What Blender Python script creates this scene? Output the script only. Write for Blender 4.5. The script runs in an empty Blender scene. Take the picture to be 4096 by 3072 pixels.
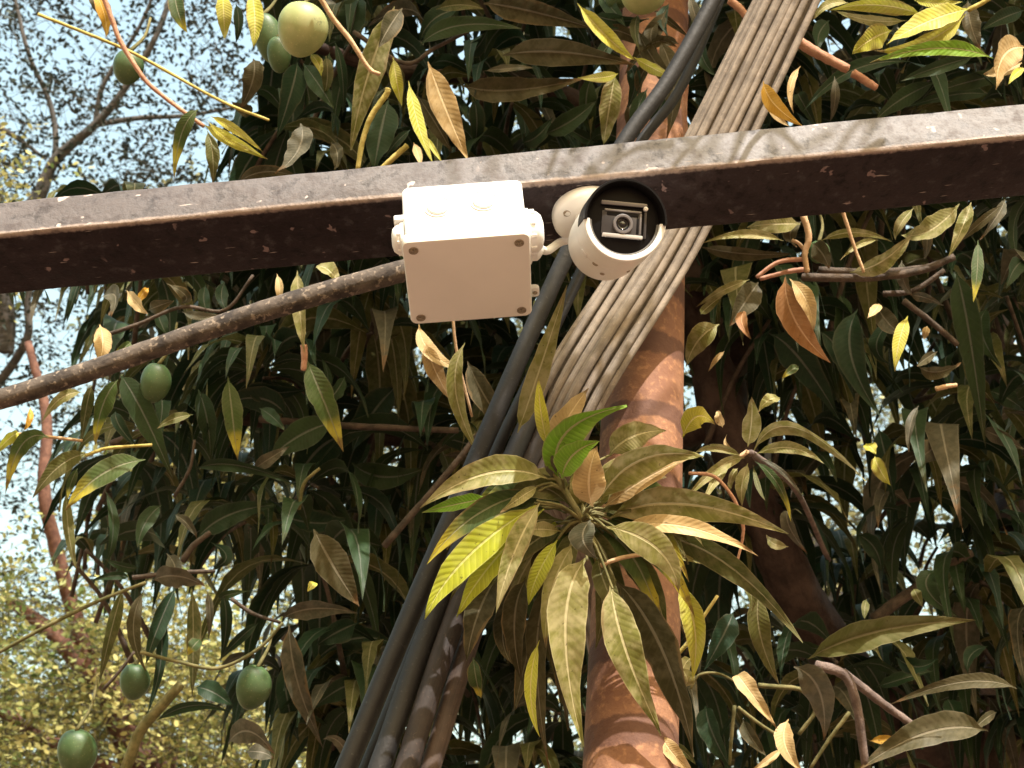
import bpy, bmesh, math, random
import numpy as np
from mathutils import Vector, Matrix
random.seed(7); rng = np.random.default_rng(7)
SC = bpy.context.scene
COL = SC.collection

# ------------------------------------------------------------------ camera, sky, sun, exposure
PITCH = math.radians(38.5)
CAM = Vector((0, 0, 1.6))
RIGHT = Vector((1, 0, 0)); FWD = Vector((0, math.cos(PITCH), math.sin(PITCH))); UP = Vector((0, -math.sin(PITCH), math.cos(PITCH)))
HFOV = math.radians(35.0)
FPX = 2048 / math.tan(HFOV / 2)
cd = bpy.data.cameras.new('camera'); cam = bpy.data.objects.new('camera', cd); COL.objects.link(cam)
cam.location = CAM; cam.rotation_euler = (math.pi / 2 + PITCH, 0, 0)
cd.sensor_fit = 'HORIZONTAL'; cd.angle = HFOV; cd.clip_start = 0.02; cd.clip_end = 2000
cd.dof.use_dof = True; cd.dof.focus_distance = 1.62; cd.dof.aperture_fstop = 18.0
SC.camera = cam

SUN = Vector((0.24, -0.70, 0.68)).normalized()      # towards the sun: behind the viewer, to the right
sun_el = math.asin(SUN.z); sun_rot = math.atan2(SUN.x, SUN.y)
w = bpy.data.worlds.new('World'); SC.world = w; w.use_nodes = True
nt = w.node_tree; bg = nt.nodes['Background']
sky = nt.nodes.new('ShaderNodeTexSky'); sky.sky_type = 'NISHITA'; sky.sun_disc = False
sky.sun_elevation = sun_el; sky.sun_rotation = sun_rot
sky.air_density = 3.5; sky.dust_density = 4.5; sky.ozone_density = 2.5
nt.links.new(sky.outputs[0], bg.inputs[0]); bg.inputs[1].default_value = 0.15
sl = bpy.data.lights.new('sun', 'SUN'); sl.energy = 3.4; sl.angle = math.radians(0.5); sl.color = (1.0, 0.955, 0.90)
so = bpy.data.objects.new('sun', sl); COL.objects.link(so); so.rotation_euler = SUN.to_track_quat('Z', 'Y').to_euler()
so.location = (3, -4, 8)
SC.view_settings.view_transform = 'Standard'; SC.view_settings.look = 'None'
SC.view_settings.gamma = 1.0; SC.view_settings.use_curve_mapping = False
SC.view_settings.exposure = 1.45

# ------------------------------------------------------------------ helpers
def P(sx, sy, d):
    """a point of the 4096 x 3072 photograph at depth d metres"""
    return CAM + RIGHT * ((sx - 2048) / FPX * d) - UP * ((sy - 1536) / FPX * d) + FWD * d
def D(x, y, d): return P(x * 1.8517, y * 1.8517, d)
def ray(sx, sy): return (P(sx, sy, 1.0) - CAM)
def tag(o, label=None, cat=None, group=None, kind=None):
    if label: o['label'] = label
    if cat: o['category'] = cat
    if group: o['group'] = group
    if kind: o['kind'] = kind
    return o
def empty(name, loc, mat=None):
    o = bpy.data.objects.new(name, None); COL.objects.link(o)
    if mat is not None: o.matrix_world = mat
    else: o.location = loc
    o.empty_display_size = 0.05
    return o
def link(name, me, parent=None, world=True):
    o = bpy.data.objects.new(name, me); COL.objects.link(o)
    if parent is not None:
        o.parent = parent
        if world: o.matrix_parent_inverse = wm(parent).inverted()
    return o
_WM = {}
def wm(o):
    m = o.matrix_basis.copy()
    if o.parent is not None: m = wm(o.parent) @ o.matrix_parent_inverse @ m
    return m
def from_bm(name, bm, mat, parent=None, smooth=True, world=False):
    bmesh.ops.recalc_face_normals(bm, faces=bm.faces)
    me = bpy.data.meshes.new(name); bm.to_mesh(me); bm.free()
    for m in (mat if isinstance(mat, (list, tuple)) else [mat]): me.materials.append(m)
    if smooth:
        me.shade_smooth()
        try: me.set_sharp_from_angle(angle=math.radians(38))
        except Exception: pass
    return link(name, me, parent, world)
def mesh_np(name, verts, faces, mats, parent=None, uvs=None, tint=None, midx=None, smooth=True):
    """one mesh object from arrays; faces is (n, 3 or 4)"""
    me = bpy.data.meshes.new(name)
    nv = len(verts); nf, k = faces.shape
    me.vertices.add(nv); me.vertices.foreach_set('co', np.asarray(verts, np.float32).ravel())
    me.loops.add(nf * k); me.loops.foreach_set('vertex_index', faces.astype(np.int32).ravel())
    me.polygons.add(nf); me.polygons.foreach_set('loop_start', np.arange(0, nf * k, k, dtype=np.int32))
    for m in mats: me.materials.append(m)
    if midx is not None: me.polygons.foreach_set('material_index', np.asarray(midx, np.int32))
    me.polygons.foreach_set('use_smooth', np.full(nf, smooth, bool))
    me.update(calc_edges=True)
    if uvs is not None:
        ul = me.uv_layers.new(name='UVMap'); ul.data.foreach_set('uv', np.asarray(uvs, np.float32)[faces.ravel()].ravel())
    if tint is not None:
        a = me.attributes.new('tint', 'FLOAT', 'POINT'); a.data.foreach_set('value', np.asarray(tint, np.float32))
    me.validate()
    return link(name, me, parent)
def spline(pts, n):
    """Catmull-Rom through points"""
    p = [Vector(q) for q in pts]
    p = [p[0] * 2 - p[1]] + p + [p[-1] * 2 - p[-2]]
    out = []
    segs = len(p) - 3
    for i in range(n + 1):
        t = i / n * segs; k = min(int(t), segs - 1); f = t - k
        a, b, c, d = p[k:k + 4]
        out.append(0.5 * ((2 * b) + (c - a) * f + (2 * a - 5 * b + 4 * c - d) * f * f + (3 * b - a - 3 * c + d) * f ** 3))
    return out
def tube_np(pts, rad, sides=10, seed=0, lump=0.0):
    """arrays of a tube along points; rad is a number or a list"""
    n = len(pts); r_ = np.random.default_rng(seed)
    pts = np.array([tuple(p) for p in pts]); T = np.gradient(pts, axis=0); T /= np.linalg.norm(T, axis=1)[:, None] + 1e-12
    rad = np.full(n, rad) if np.isscalar(rad) else np.interp(np.linspace(0, 1, n), np.linspace(0, 1, len(rad)), rad)
    ref = np.array([0.3, 0.2, 1.0]) if abs(T[0][2]) < 0.8 else np.array([1.0, 0.2, 0])
    V = []; UVs = []; L = np.concatenate([[0], np.cumsum(np.linalg.norm(np.diff(pts, axis=0), axis=1))])
    S = np.cross(T[0], ref); S /= np.linalg.norm(S)
    a = np.linspace(0, 2 * math.pi, sides, endpoint=False)
    for i in range(n):
        S = S - T[i] * S.dot(T[i]); S /= np.linalg.norm(S); N = np.cross(T[i], S)
        rr = rad[i] * (1 + lump * (r_.random(sides) - 0.5) * 2)
        V.append(pts[i] + np.outer(np.cos(a) * rr, S) + np.outer(np.sin(a) * rr, N))
        UVs.append(np.stack([np.full(sides, L[i]), a / (2 * math.pi)], 1))
    V.append(pts[:1] - T[:1] * rad[0] * 0.3); V.append(pts[-1:] + T[-1:] * rad[-1] * 0.3)
    UVs.append(np.array([[0, 0]])); UVs.append(np.array([[L[-1], 0]]))
    i, j = np.meshgrid(np.arange(n - 1), np.arange(sides), indexing='ij'); j2 = (j + 1) % sides
    F = np.stack([i * sides + j, i * sides + j2, (i + 1) * sides + j2, (i + 1) * sides + j], -1).reshape(-1, 4)
    F = np.concatenate([F[:, [0, 1, 2]], F[:, [0, 2, 3]]])
    k = np.arange(sides); k2 = (k + 1) % sides
    c0 = n * sides; c1 = c0 + 1; e = (n - 1) * sides
    F = np.concatenate([F, np.stack([np.full(sides, c0), k2, k], 1), np.stack([np.full(sides, c1), e + k, e + k2], 1)])
    return np.concatenate(V), F, np.concatenate(UVs)
class Soup:
    def __init__(s): s.v = []; s.f = []; s.u = []; s.t = []; s.m = []; s.n = 0
    def add(s, v, f, u=None, tint=0.5, m=0):
        s.v.append(v); s.f.append(f + s.n); s.u.append(np.zeros((len(v), 2)) if u is None else u)
        s.t.append(np.full(len(v), tint)); s.m.append(np.full(len(f), m)); s.n += len(v)
    def build(s, name, mats, parent=None, smooth=True):
        return mesh_np(name, np.concatenate(s.v), np.concatenate(s.f), mats, parent, np.concatenate(s.u), np.concatenate(s.t), np.concatenate(s.m), smooth)
def tube(name, pts, rad, mat, parent=None, sides=10, n=None, lump=0.0, seed=0):
    pts = spline(pts, n or max(8, 6 * (len(pts) - 1)))
    v, f, u = tube_np(pts, rad, sides, seed, lump)
    return mesh_np(name, v, f, [mat], parent, u, np.full(len(v), random.random()))

# ------------------------------------------------------------------ materials
class NG:
    def __init__(s, name):
        s.m = bpy.data.materials.new(name); s.m.use_nodes = True; s.t = s.m.node_tree
        s.b = s.t.nodes['Principled BSDF']; s.out = s.t.nodes['Material Output']
    def n(s, ty, **kw):
        o = s.t.nodes.new(ty)
        for k, v in kw.items():
            if k.startswith('i_'): o.inputs[k[2:].replace('_', ' ')].default_value = v
            else: setattr(o, k, v)
        return o
    def l(s, a, b): s.t.links.new(a, b)
    def val(s, x, sock):
        if hasattr(x, 'links') or hasattr(x, 'is_linked'): s.l(x, sock)
        else: sock.default_value = x if not (isinstance(x, tuple) and len(x) == 3) else (*x, 1)
    def mix(s, f, a, b, bt='MIX'):
        o = s.n('ShaderNodeMix', data_type='RGBA', blend_type=bt)
        s.val(f, o.inputs[0]); s.val(a, o.inputs[6]); s.val(b, o.inputs[7]); return o.outputs[2]
    def math(s, op, a, b=0.0, c=0.0, clamp=False):
        o = s.n('ShaderNodeMath', operation=op, use_clamp=clamp)
        s.val(a, o.inputs[0]); s.val(b, o.inputs[1]); s.val(c, o.inputs[2]); return o.outputs[0]
    def ramp(s, x, lo, hi, a=0.0, b=1.0):
        o = s.n('ShaderNodeMapRange', interpolation_type='SMOOTHSTEP'); s.val(x, o.inputs[0])
        for k, v in zip((1, 2, 3, 4), (lo, hi, a, b)): o.inputs[k].default_value = v
        return o.outputs[0]
    def co(s, kind='Object', scale=(1, 1, 1)):
        c = s.n('ShaderNodeTexCoord'); mp = s.n('ShaderNodeMapping'); mp.inputs['Scale'].default_value = scale
        s.l(c.outputs[kind], mp.inputs[0]); return mp.outputs[0]
    def noise(s, vec, scale, detail=4.0, rough=0.55):
        o = s.n('ShaderNodeTexNoise'); s.l(vec, o.inputs['Vector']); o.inputs['Scale'].default_value = scale
        o.inputs['Detail'].default_value = detail; o.inputs['Roughness'].default_value = rough; return o.outputs[0]
    def voro(s, vec, scale, feature='F1', rand=1.0):
        o = s.n('ShaderNodeTexVoronoi', feature=feature); s.l(vec, o.inputs['Vector']); o.inputs['Scale'].default_value = scale
        o.inputs['Randomness'].default_value = rand; return o.outputs['Distance']
    def xyz(s, vec):
        o = s.n('ShaderNodeSeparateXYZ'); s.l(vec, o.inputs[0]); return o.outputs
    def bump(s, h, strength, dist=0.002):
        o = s.n('ShaderNodeBump'); s.l(h, o.inputs['Height']); o.inputs['Strength'].default_value = strength
        o.inputs['Distance'].default_value = dist; s.l(o.outputs[0], s.b.inputs['Normal']); return o.outputs[0]
    def done(s, col=None, rough=0.6, spec=0.5, metal=0.0):
        if col is not None: s.val(col, s.b.inputs['Base Color'])
        s.val(rough, s.b.inputs['Roughness']); s.b.inputs['Specular IOR Level'].default_value = spec
        s.b.inputs['Metallic'].default_value = metal
        return s.m

def leaf_mat(name, ca, cb, dust=0.4, dcol=(0.33, 0.26, 0.14), trans=0.22, rough=0.55, veins=0.5, tip=None, spots=0.6, spec=0.2, wear=1.0):
    g = NG(name)
    at = g.n('ShaderNodeAttribute', attribute_name='tint').outputs['Fac']
    ob = g.co('Object'); uv = g.co('UV'); ux = g.xyz(uv)
    n1 = g.noise(ob, 18, 5, 0.6); n2 = g.noise(ob, 90, 3)
    c = g.mix(at, ca, cb)
    c = g.mix(g.ramp(n1, 0.35, 0.7, 0.0, 0.30), c, tuple(x * 0.55 for x in ca))
    if tip: c = g.mix(g.ramp(g.math('ADD', ux[0], g.math('MULTIPLY', n1, 0.5)), 0.85, 1.1), c, tip)
    va = g.math('ABSOLUTE', g.math('SUBTRACT', ux[1], 0.5))
    lat = g.math('SINE', g.math('ADD', g.math('MULTIPLY', ux[0], 120.0), g.math('MULTIPLY', va, -22.0)))
    latm = g.ramp(lat, 0.55, 1.0)
    c = g.mix(g.math('MULTIPLY', latm, 0.30 * veins), c, tuple(min(1, x * 1.9 + 0.02) for x in cb))
    c = g.mix(g.ramp(g.math('MULTIPLY', g.math('ADD', n1, n2), 0.5), 0.40, 0.62, 0, dust), c, dcol)
    mid = g.ramp(va, 0.022, 0.05, 1.0, 0.0)
    c = g.mix(g.math('MULTIPLY', mid, 0.7), c, tuple(min(1, x * 1.3 + 0.06) for x in dcol))
    edge = g.ramp(va, 0.455, 0.495)
    c = g.mix(g.math('MULTIPLY', edge, 0.45), c, tuple(min(1, x * 1.15 + 0.03) for x in dcol))
    burn = g.math('MULTIPLY', g.ramp(g.math('ADD', ux[0], g.math('MULTIPLY', n2, 0.35)), 1.02, 1.14), g.ramp(at, 0.55, 0.7))
    c = g.mix(g.math('MULTIPLY', burn, 0.8 * wear), c, (0.16, 0.09, 0.04))
    mar = g.math('MULTIPLY', g.ramp(g.math('ADD', va, g.math('MULTIPLY', g.math('SUBTRACT', n1, 0.5), 0.7)), 0.44, 0.50), g.ramp(at, 0.5, 0.25))
    c = g.mix(g.math('MULTIPLY', mar, 0.55 * wear), c, (0.20, 0.13, 0.06))
    sp = g.noise(ob, 260, 2)
    c = g.mix(g.ramp(sp, 0.68, 0.74, 0, spots), c, (0.03, 0.018, 0.008))
    h = g.math('ADD', g.math('MULTIPLY', lat, -0.25 * veins), g.math('ADD', g.math('MULTIPLY', mid, -0.8), n1))
    nb = g.bump(h, 0.55, 0.0016)
    g.done(c, g.ramp(n1, 0.3, 0.7, rough - 0.1, rough + 0.2), spec)
    tr = g.n('ShaderNodeBsdfTranslucent'); g.l(c, tr.inputs[0]); g.l(nb, tr.inputs['Normal'])
    ms = g.n('ShaderNodeMixShader'); ms.inputs[0].default_value = trans
    g.l(g.b.outputs[0], ms.inputs[1]); g.l(tr.outputs[0], ms.inputs[2]); g.l(ms.outputs[0], g.out.inputs[0])
    return g.m
LM = {
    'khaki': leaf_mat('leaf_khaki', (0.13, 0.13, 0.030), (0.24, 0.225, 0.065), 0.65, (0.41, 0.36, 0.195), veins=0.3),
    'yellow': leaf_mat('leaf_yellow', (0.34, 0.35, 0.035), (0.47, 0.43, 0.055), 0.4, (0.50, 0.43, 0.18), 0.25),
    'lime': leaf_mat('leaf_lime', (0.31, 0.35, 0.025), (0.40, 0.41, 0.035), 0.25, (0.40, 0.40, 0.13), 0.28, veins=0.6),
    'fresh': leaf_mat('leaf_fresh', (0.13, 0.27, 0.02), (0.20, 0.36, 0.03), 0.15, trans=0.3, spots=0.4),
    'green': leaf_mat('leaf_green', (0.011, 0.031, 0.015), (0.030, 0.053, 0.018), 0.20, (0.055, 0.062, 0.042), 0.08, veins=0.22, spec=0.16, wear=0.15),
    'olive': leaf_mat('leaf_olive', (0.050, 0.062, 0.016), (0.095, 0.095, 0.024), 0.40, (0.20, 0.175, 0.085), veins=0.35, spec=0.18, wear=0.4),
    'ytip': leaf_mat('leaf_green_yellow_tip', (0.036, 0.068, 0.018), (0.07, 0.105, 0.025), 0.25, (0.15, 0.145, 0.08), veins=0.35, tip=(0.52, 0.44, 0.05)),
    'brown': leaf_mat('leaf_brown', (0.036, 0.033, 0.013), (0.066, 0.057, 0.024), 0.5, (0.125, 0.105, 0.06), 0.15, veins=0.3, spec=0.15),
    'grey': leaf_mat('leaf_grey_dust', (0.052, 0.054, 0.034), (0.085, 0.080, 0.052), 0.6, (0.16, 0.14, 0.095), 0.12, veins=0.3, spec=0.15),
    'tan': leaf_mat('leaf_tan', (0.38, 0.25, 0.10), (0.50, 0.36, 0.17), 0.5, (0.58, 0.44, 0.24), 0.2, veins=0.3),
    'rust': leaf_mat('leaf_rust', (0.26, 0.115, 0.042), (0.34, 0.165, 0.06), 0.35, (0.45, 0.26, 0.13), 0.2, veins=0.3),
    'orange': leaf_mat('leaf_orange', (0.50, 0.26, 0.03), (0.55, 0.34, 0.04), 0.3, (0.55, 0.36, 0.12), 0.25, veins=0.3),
}
def bark_mat(name, ca, cb, scale=40, streak=(1, 6), rough=0.85, bump=0.8, spot=None):
    g = NG(name); uv = g.n('ShaderNodeTexCoord'); mp = g.n('ShaderNodeMapping'); mp.inputs['Scale'].default_value = (streak[0], streak[1] * 0.1, 1)
    g.l(uv.outputs['UV'], mp.inputs[0])
    ob = g.co('Object')
    n1 = g.noise(ob, scale, 6, 0.65); n2 = g.noise(mp.outputs[0], scale, 4); n3 = g.noise(ob, scale * 5, 3)
    c = g.mix(g.ramp(n1, 0.35, 0.65), ca, cb)
    c = g.mix(g.ramp(n2, 0.5, 0.75, 0, 0.6), c, tuple(x * 0.4 for x in ca))
    if spot: c = g.mix(g.ramp(n3, 0.55, 0.68, 0, 0.7), c, spot)
    g.bump(g.math('ADD', n1, g.math('MULTIPLY', n3, 0.5)), bump, 0.003)
    return g.done(c, rough, 0.3)
M_twig_y = bark_mat('twig_yellow', (0.34, 0.28, 0.07), (0.50, 0.40, 0.13), 60, bump=0.4)
M_twig_t = bark_mat('twig_tan', (0.42, 0.27, 0.15), (0.58, 0.40, 0.24), 60, bump=0.5)
M_twig_p = bark_mat('twig_pink', (0.40, 0.20, 0.13), (0.52, 0.30, 0.20), 60, bump=0.5)
M_twig_g = bark_mat('twig_green', (0.09, 0.085, 0.03), (0.19, 0.165, 0.07), 60, bump=0.3)
M_twig_d = bark_mat('twig_dark', (0.05, 0.038, 0.028), (0.11, 0.08, 0.06), 60)
M_limb = bark_mat('mango_bark', (0.042, 0.026, 0.021), (0.085, 0.055, 0.044), 26, bump=1.0)
M_grey_twig = bark_mat('twig_grey', (0.10, 0.072, 0.062), (0.19, 0.14, 0.12), 50)
M_red_bark = bark_mat('red_bark', (0.085, 0.038, 0.028), (0.17, 0.085, 0.06), 30)
M_far_dark = bark_mat('far_bark_dark', (0.05, 0.05, 0.05), (0.11, 0.10, 0.095), 20)
M_branch = bark_mat('bare_branch_bark', (0.036, 0.029, 0.026), (0.115, 0.092, 0.076), 30, bump=0.7, spot=(0.30, 0.24, 0.19))

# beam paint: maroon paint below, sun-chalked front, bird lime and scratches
def beam_mat(name, base, chalk, amount, specks, blot, spec=0.15, dropc=(0.20, 0.145, 0.14), gate=0.38):
    g = NG(name); ob = g.co('Object'); sx = g.xyz(ob)
    st = g.co('Object', (0.35, 1, 1))
    n1 = g.noise(st, 9, 6, 0.65); n2 = g.noise(ob, 55, 5, 0.65); n3 = g.noise(ob, 160, 3)
    c = g.mix(g.ramp(n1, 0.35, 0.65, 0.0, 0.8), base, tuple(x * 1.7 + 0.006 for x in base))
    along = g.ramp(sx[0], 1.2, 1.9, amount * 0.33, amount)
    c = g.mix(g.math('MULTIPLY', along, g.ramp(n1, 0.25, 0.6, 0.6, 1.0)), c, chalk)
    c = g.mix(g.ramp(n2, 0.52, 0.70, 0, blot), c, tuple(min(1, x * 1.3 + 0.05) for x in base))
    c = g.mix(g.ramp(n2, 0.34, 0.50, 0.7, 0), c, tuple(x * 0.5 for x in base))
    nb_ = g.noise(ob, 26, 5, 0.7)
    c = g.mix(g.math('MULTIPLY', g.ramp(nb_, 0.50, 0.58), g.ramp(sx[0], 1.0, 1.9, 0.5, 0.12)), c, tuple(x * 1.0 for x in base))
    wob = g.n('ShaderNodeMix', data_type='VECTOR'); wob.inputs[0].default_value = 0.035
    nv = g.n('ShaderNodeTexNoise'); g.l(ob, nv.inputs['Vector']); nv.inputs['Scale'].default_value = 70
    g.l(ob, wob.inputs[4]); g.l(nv.outputs['Color'], wob.inputs[5])
    vo = g.voro(wob.outputs[1], 34)
    droppings = g.math('MULTIPLY', g.ramp(vo, 0.10, 0.17, 1, 0), g.ramp(g.noise(ob, 13, 2), gate, gate + 0.12))
    c = g.mix(g.math('MULTIPLY', droppings, specks), c, dropc)
    sc = g.co('Object', (1, 9, 9)); v2 = g.noise(sc, 30, 2)
    c = g.mix(g.math('MULTIPLY', g.ramp(v2, 0.70, 0.76), specks * 0.8), c, (0.40, 0.34, 0.31))
    # paint worn off along the front lower edge
    d = g.math('ADD', g.math('ABSOLUTE', sx[1]), g.math('ABSOLUTE', sx[2]))
    c = g.mix(g.math('MULTIPLY', g.ramp(g.math('ADD', d, g.math('MULTIPLY', n3, 0.006)), 0.005, 0.0095, 1, 0), 0.75), c, (0.40, 0.32, 0.28))
    g.bump(g.math('ADD', n2, g.math('MULTIPLY', n3, 0.6)), 0.6, 0.0025)
    return g.done(c, g.ramp(n2, 0.3, 0.7, 0.5, 0.8), spec)
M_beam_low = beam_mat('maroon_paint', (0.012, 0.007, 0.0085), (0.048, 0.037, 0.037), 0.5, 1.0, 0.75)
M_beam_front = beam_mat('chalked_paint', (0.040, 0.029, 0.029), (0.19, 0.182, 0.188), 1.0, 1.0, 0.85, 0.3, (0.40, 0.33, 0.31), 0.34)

def plain(name, col, rough=0.5, spec=0.5, metal=0.0, var=0.0, scale=60, bump=0.0):
    g = NG(name); ob = g.co('Object'); n = g.noise(ob, scale, 5)
    c = g.mix(g.ramp(n, 0.35, 0.7, 0, var), col, tuple(x * 0.55 for x in col))
    if bump: g.bump(n, bump, 0.001)
    return g.done(c, g.math('ADD', rough - 0.05, g.math('MULTIPLY', n, 0.1)), spec, metal)
M_white = plain('white_plastic', (0.82, 0.805, 0.785), 0.42, 0.45, var=0.10, scale=25, bump=0.03)
M_lid = plain('white_plastic_lid', (0.80, 0.765, 0.715), 0.5, 0.4, var=0.10, scale=14, bump=0.03)
M_camwhite = plain('white_paint', (0.80, 0.78, 0.755), 0.35, 0.5, var=0.08, scale=30)
M_groove = plain('groove_grey', (0.30, 0.28, 0.26), 0.7)
M_screw = plain('screw_steel', (0.33, 0.27, 0.20), 0.5, 0.4, 0.2, 0.5, 300)
M_black = plain('black_plastic', (0.0050, 0.0042, 0.0046), 0.5, 0.12, var=0.3, scale=120)
M_gasket = plain('grey_gasket', (0.10, 0.095, 0.09), 0.6)
M_housing = plain('lens_housing', (0.045, 0.042, 0.044), 0.35, 0.4)
M_ring_refl = plain('lens_ring_reflection', (0.17, 0.16, 0.165), 0.3, 0.5, 0.3)  # for the lens ring and the bars that imitate reflections
M_bar = plain('bar_grey', (0.42, 0.40, 0.39), 0.4)
M_glass = plain('dark_glass', (0.008, 0.008, 0.010), 0.06, 0.6)
M_rubber = plain('white_rubber', (0.79, 0.775, 0.76), 0.6, 0.3)

def cable_mat(name, jacket, dustc, dust, rough=0.55):
    g = NG(name); ob = g.co('Object')
    mp = g.n('ShaderNodeMapping'); tc = g.n('ShaderNodeTexCoord'); mp.inputs['Scale'].default_value = (3.0, 5.0, 1); g.l(tc.outputs['UV'], mp.inputs[0])
    at = g.n('ShaderNodeAttribute', attribute_name='tint').outputs['Fac']
    n1 = g.noise(mp.outputs[0], 2.2, 6, 0.7); n2 = g.noise(ob, 45, 5, 0.65); n3 = g.noise(ob, 220, 3)
    f = g.ramp(g.math('ADD', g.math('MULTIPLY', n1, 0.55), g.math('MULTIPLY', n2, 0.45)), 0.36, 0.60, 0.25 * dust, dust)
    c = g.mix(f, jacket, g.mix(at, dustc, tuple(x * 0.72 for x in dustc)))
    c = g.mix(g.ramp(n3, 0.62, 0.7, 0, 0.35), c, tuple(min(1, x * 1.3) for x in dustc))
    g.bump(g.math('ADD', n2, g.math('MULTIPLY', n3, 0.5)), 0.5, 0.0015)
    return g.done(c, rough, 0.4)
M_cable_dust = cable_mat('dusty_cable', (0.06, 0.046, 0.036), (0.27, 0.22, 0.172), 0.92, 0.8)
M_cable_black = cable_mat('black_cable', (0.0065, 0.006, 0.007), (0.055, 0.051, 0.05), 0.22, 0.6)
M_cable_brown = cable_mat('brown_cable', (0.022, 0.015, 0.013), (0.13, 0.088, 0.066), 0.6, 0.75)
M_cable_dark = cable_mat('dark_brown_cable', (0.009, 0.007, 0.007), (0.08, 0.055, 0.043), 0.45, 0.7)

def pole_mat():
    g = NG('rusty_pole'); ob = g.co('Object'); sx = g.xyz(ob)
    n1 = g.noise(ob, 16, 6, 0.65); n2 = g.noise(ob, 110, 5, 0.6)
    c = g.mix(g.ramp(n1, 0.32, 0.68), (0.235, 0.112, 0.058), (0.170, 0.074, 0.041))
    c = g.mix(g.ramp(n2, 0.5, 0.68, 0, 0.5), c, (0.42, 0.21, 0.10))
    c = g.mix(g.ramp(n2, 0.28, 0.40, 0.6, 0), c, (0.12, 0.05, 0.025))
    # dark rings in the colour, imitating leaf shadows
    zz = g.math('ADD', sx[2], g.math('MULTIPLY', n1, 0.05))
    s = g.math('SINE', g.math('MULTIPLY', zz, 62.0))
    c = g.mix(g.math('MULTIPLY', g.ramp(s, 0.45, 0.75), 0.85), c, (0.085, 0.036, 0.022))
    g.bump(g.math('ADD', n2, g.math('MULTIPLY', s, 0.4)), 0.7, 0.002)
    return g.done(c, 0.75, 0.35)
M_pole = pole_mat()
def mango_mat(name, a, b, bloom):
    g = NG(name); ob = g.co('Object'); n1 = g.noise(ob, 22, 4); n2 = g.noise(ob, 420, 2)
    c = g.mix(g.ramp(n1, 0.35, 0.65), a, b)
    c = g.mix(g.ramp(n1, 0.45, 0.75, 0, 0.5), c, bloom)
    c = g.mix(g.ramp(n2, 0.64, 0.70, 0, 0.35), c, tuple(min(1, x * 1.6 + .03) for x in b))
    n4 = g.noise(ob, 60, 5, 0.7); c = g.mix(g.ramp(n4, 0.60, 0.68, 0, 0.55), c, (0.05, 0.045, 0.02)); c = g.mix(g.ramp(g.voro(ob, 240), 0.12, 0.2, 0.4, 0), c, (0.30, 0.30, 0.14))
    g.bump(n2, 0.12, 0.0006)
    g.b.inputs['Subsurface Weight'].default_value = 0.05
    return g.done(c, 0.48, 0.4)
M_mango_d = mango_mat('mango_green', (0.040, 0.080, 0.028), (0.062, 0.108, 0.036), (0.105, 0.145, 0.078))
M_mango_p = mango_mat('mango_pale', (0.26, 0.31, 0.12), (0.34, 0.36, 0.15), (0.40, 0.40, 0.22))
def far_leaf(name, a, b, tr=0.2):
    g = NG(name); at = g.n('ShaderNodeAttribute', attribute_name='tint').outputs['Fac']
    c = g.mix(at, a, b); g.done(c, 0.6, 0.25)
    t = g.n('ShaderNodeBsdfTranslucent'); g.l(c, t.inputs[0]); ms = g.n('ShaderNodeMixShader'); ms.inputs[0].default_value = tr
    g.l(g.b.outputs[0], ms.inputs[1]); g.l(t.outputs[0], ms.inputs[2]); g.l(ms.outputs[0], g.out.inputs[0]); return g.m
M_far1 = far_leaf('small_leaf_dark', (0.018, 0.029, 0.032), (0.042, 0.058, 0.046), 0.05)
M_far2 = far_leaf('small_leaf_golden', (0.11, 0.16, 0.045), (0.50, 0.45, 0.17), 0.3)
M_far3 = far_leaf('small_leaf_pale', (0.09, 0.12, 0.05), (0.34, 0.32, 0.17))

# ------------------------------------------------------------------ ground
def ground():
    g = NG('dry_earth'); ob = g.co('Object'); n1 = g.noise(ob, 0.6, 6); n2 = g.noise(ob, 9, 6, 0.7)
    c = g.mix(g.ramp(n1, 0.35, 0.65), (0.155, 0.098, 0.070), (0.120, 0.076, 0.053))
    c = g.mix(g.ramp(n2, 0.5, 0.7, 0, 0.4), c, (0.11, 0.075, 0.045)); g.bump(n2, 0.8, 0.02)
    m = g.done(c, 0.95, 0.2)
    bm = bmesh.new()
    bmesh.ops.create_grid(bm, x_segments=40, y_segments=40, size=500)
    for v in bm.verts: v.co.z = 0.0 if v.co.length < 60 else 0.0
    o = from_bm('ground', bm, m); tag(o, kind='structure')
ground()

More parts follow.
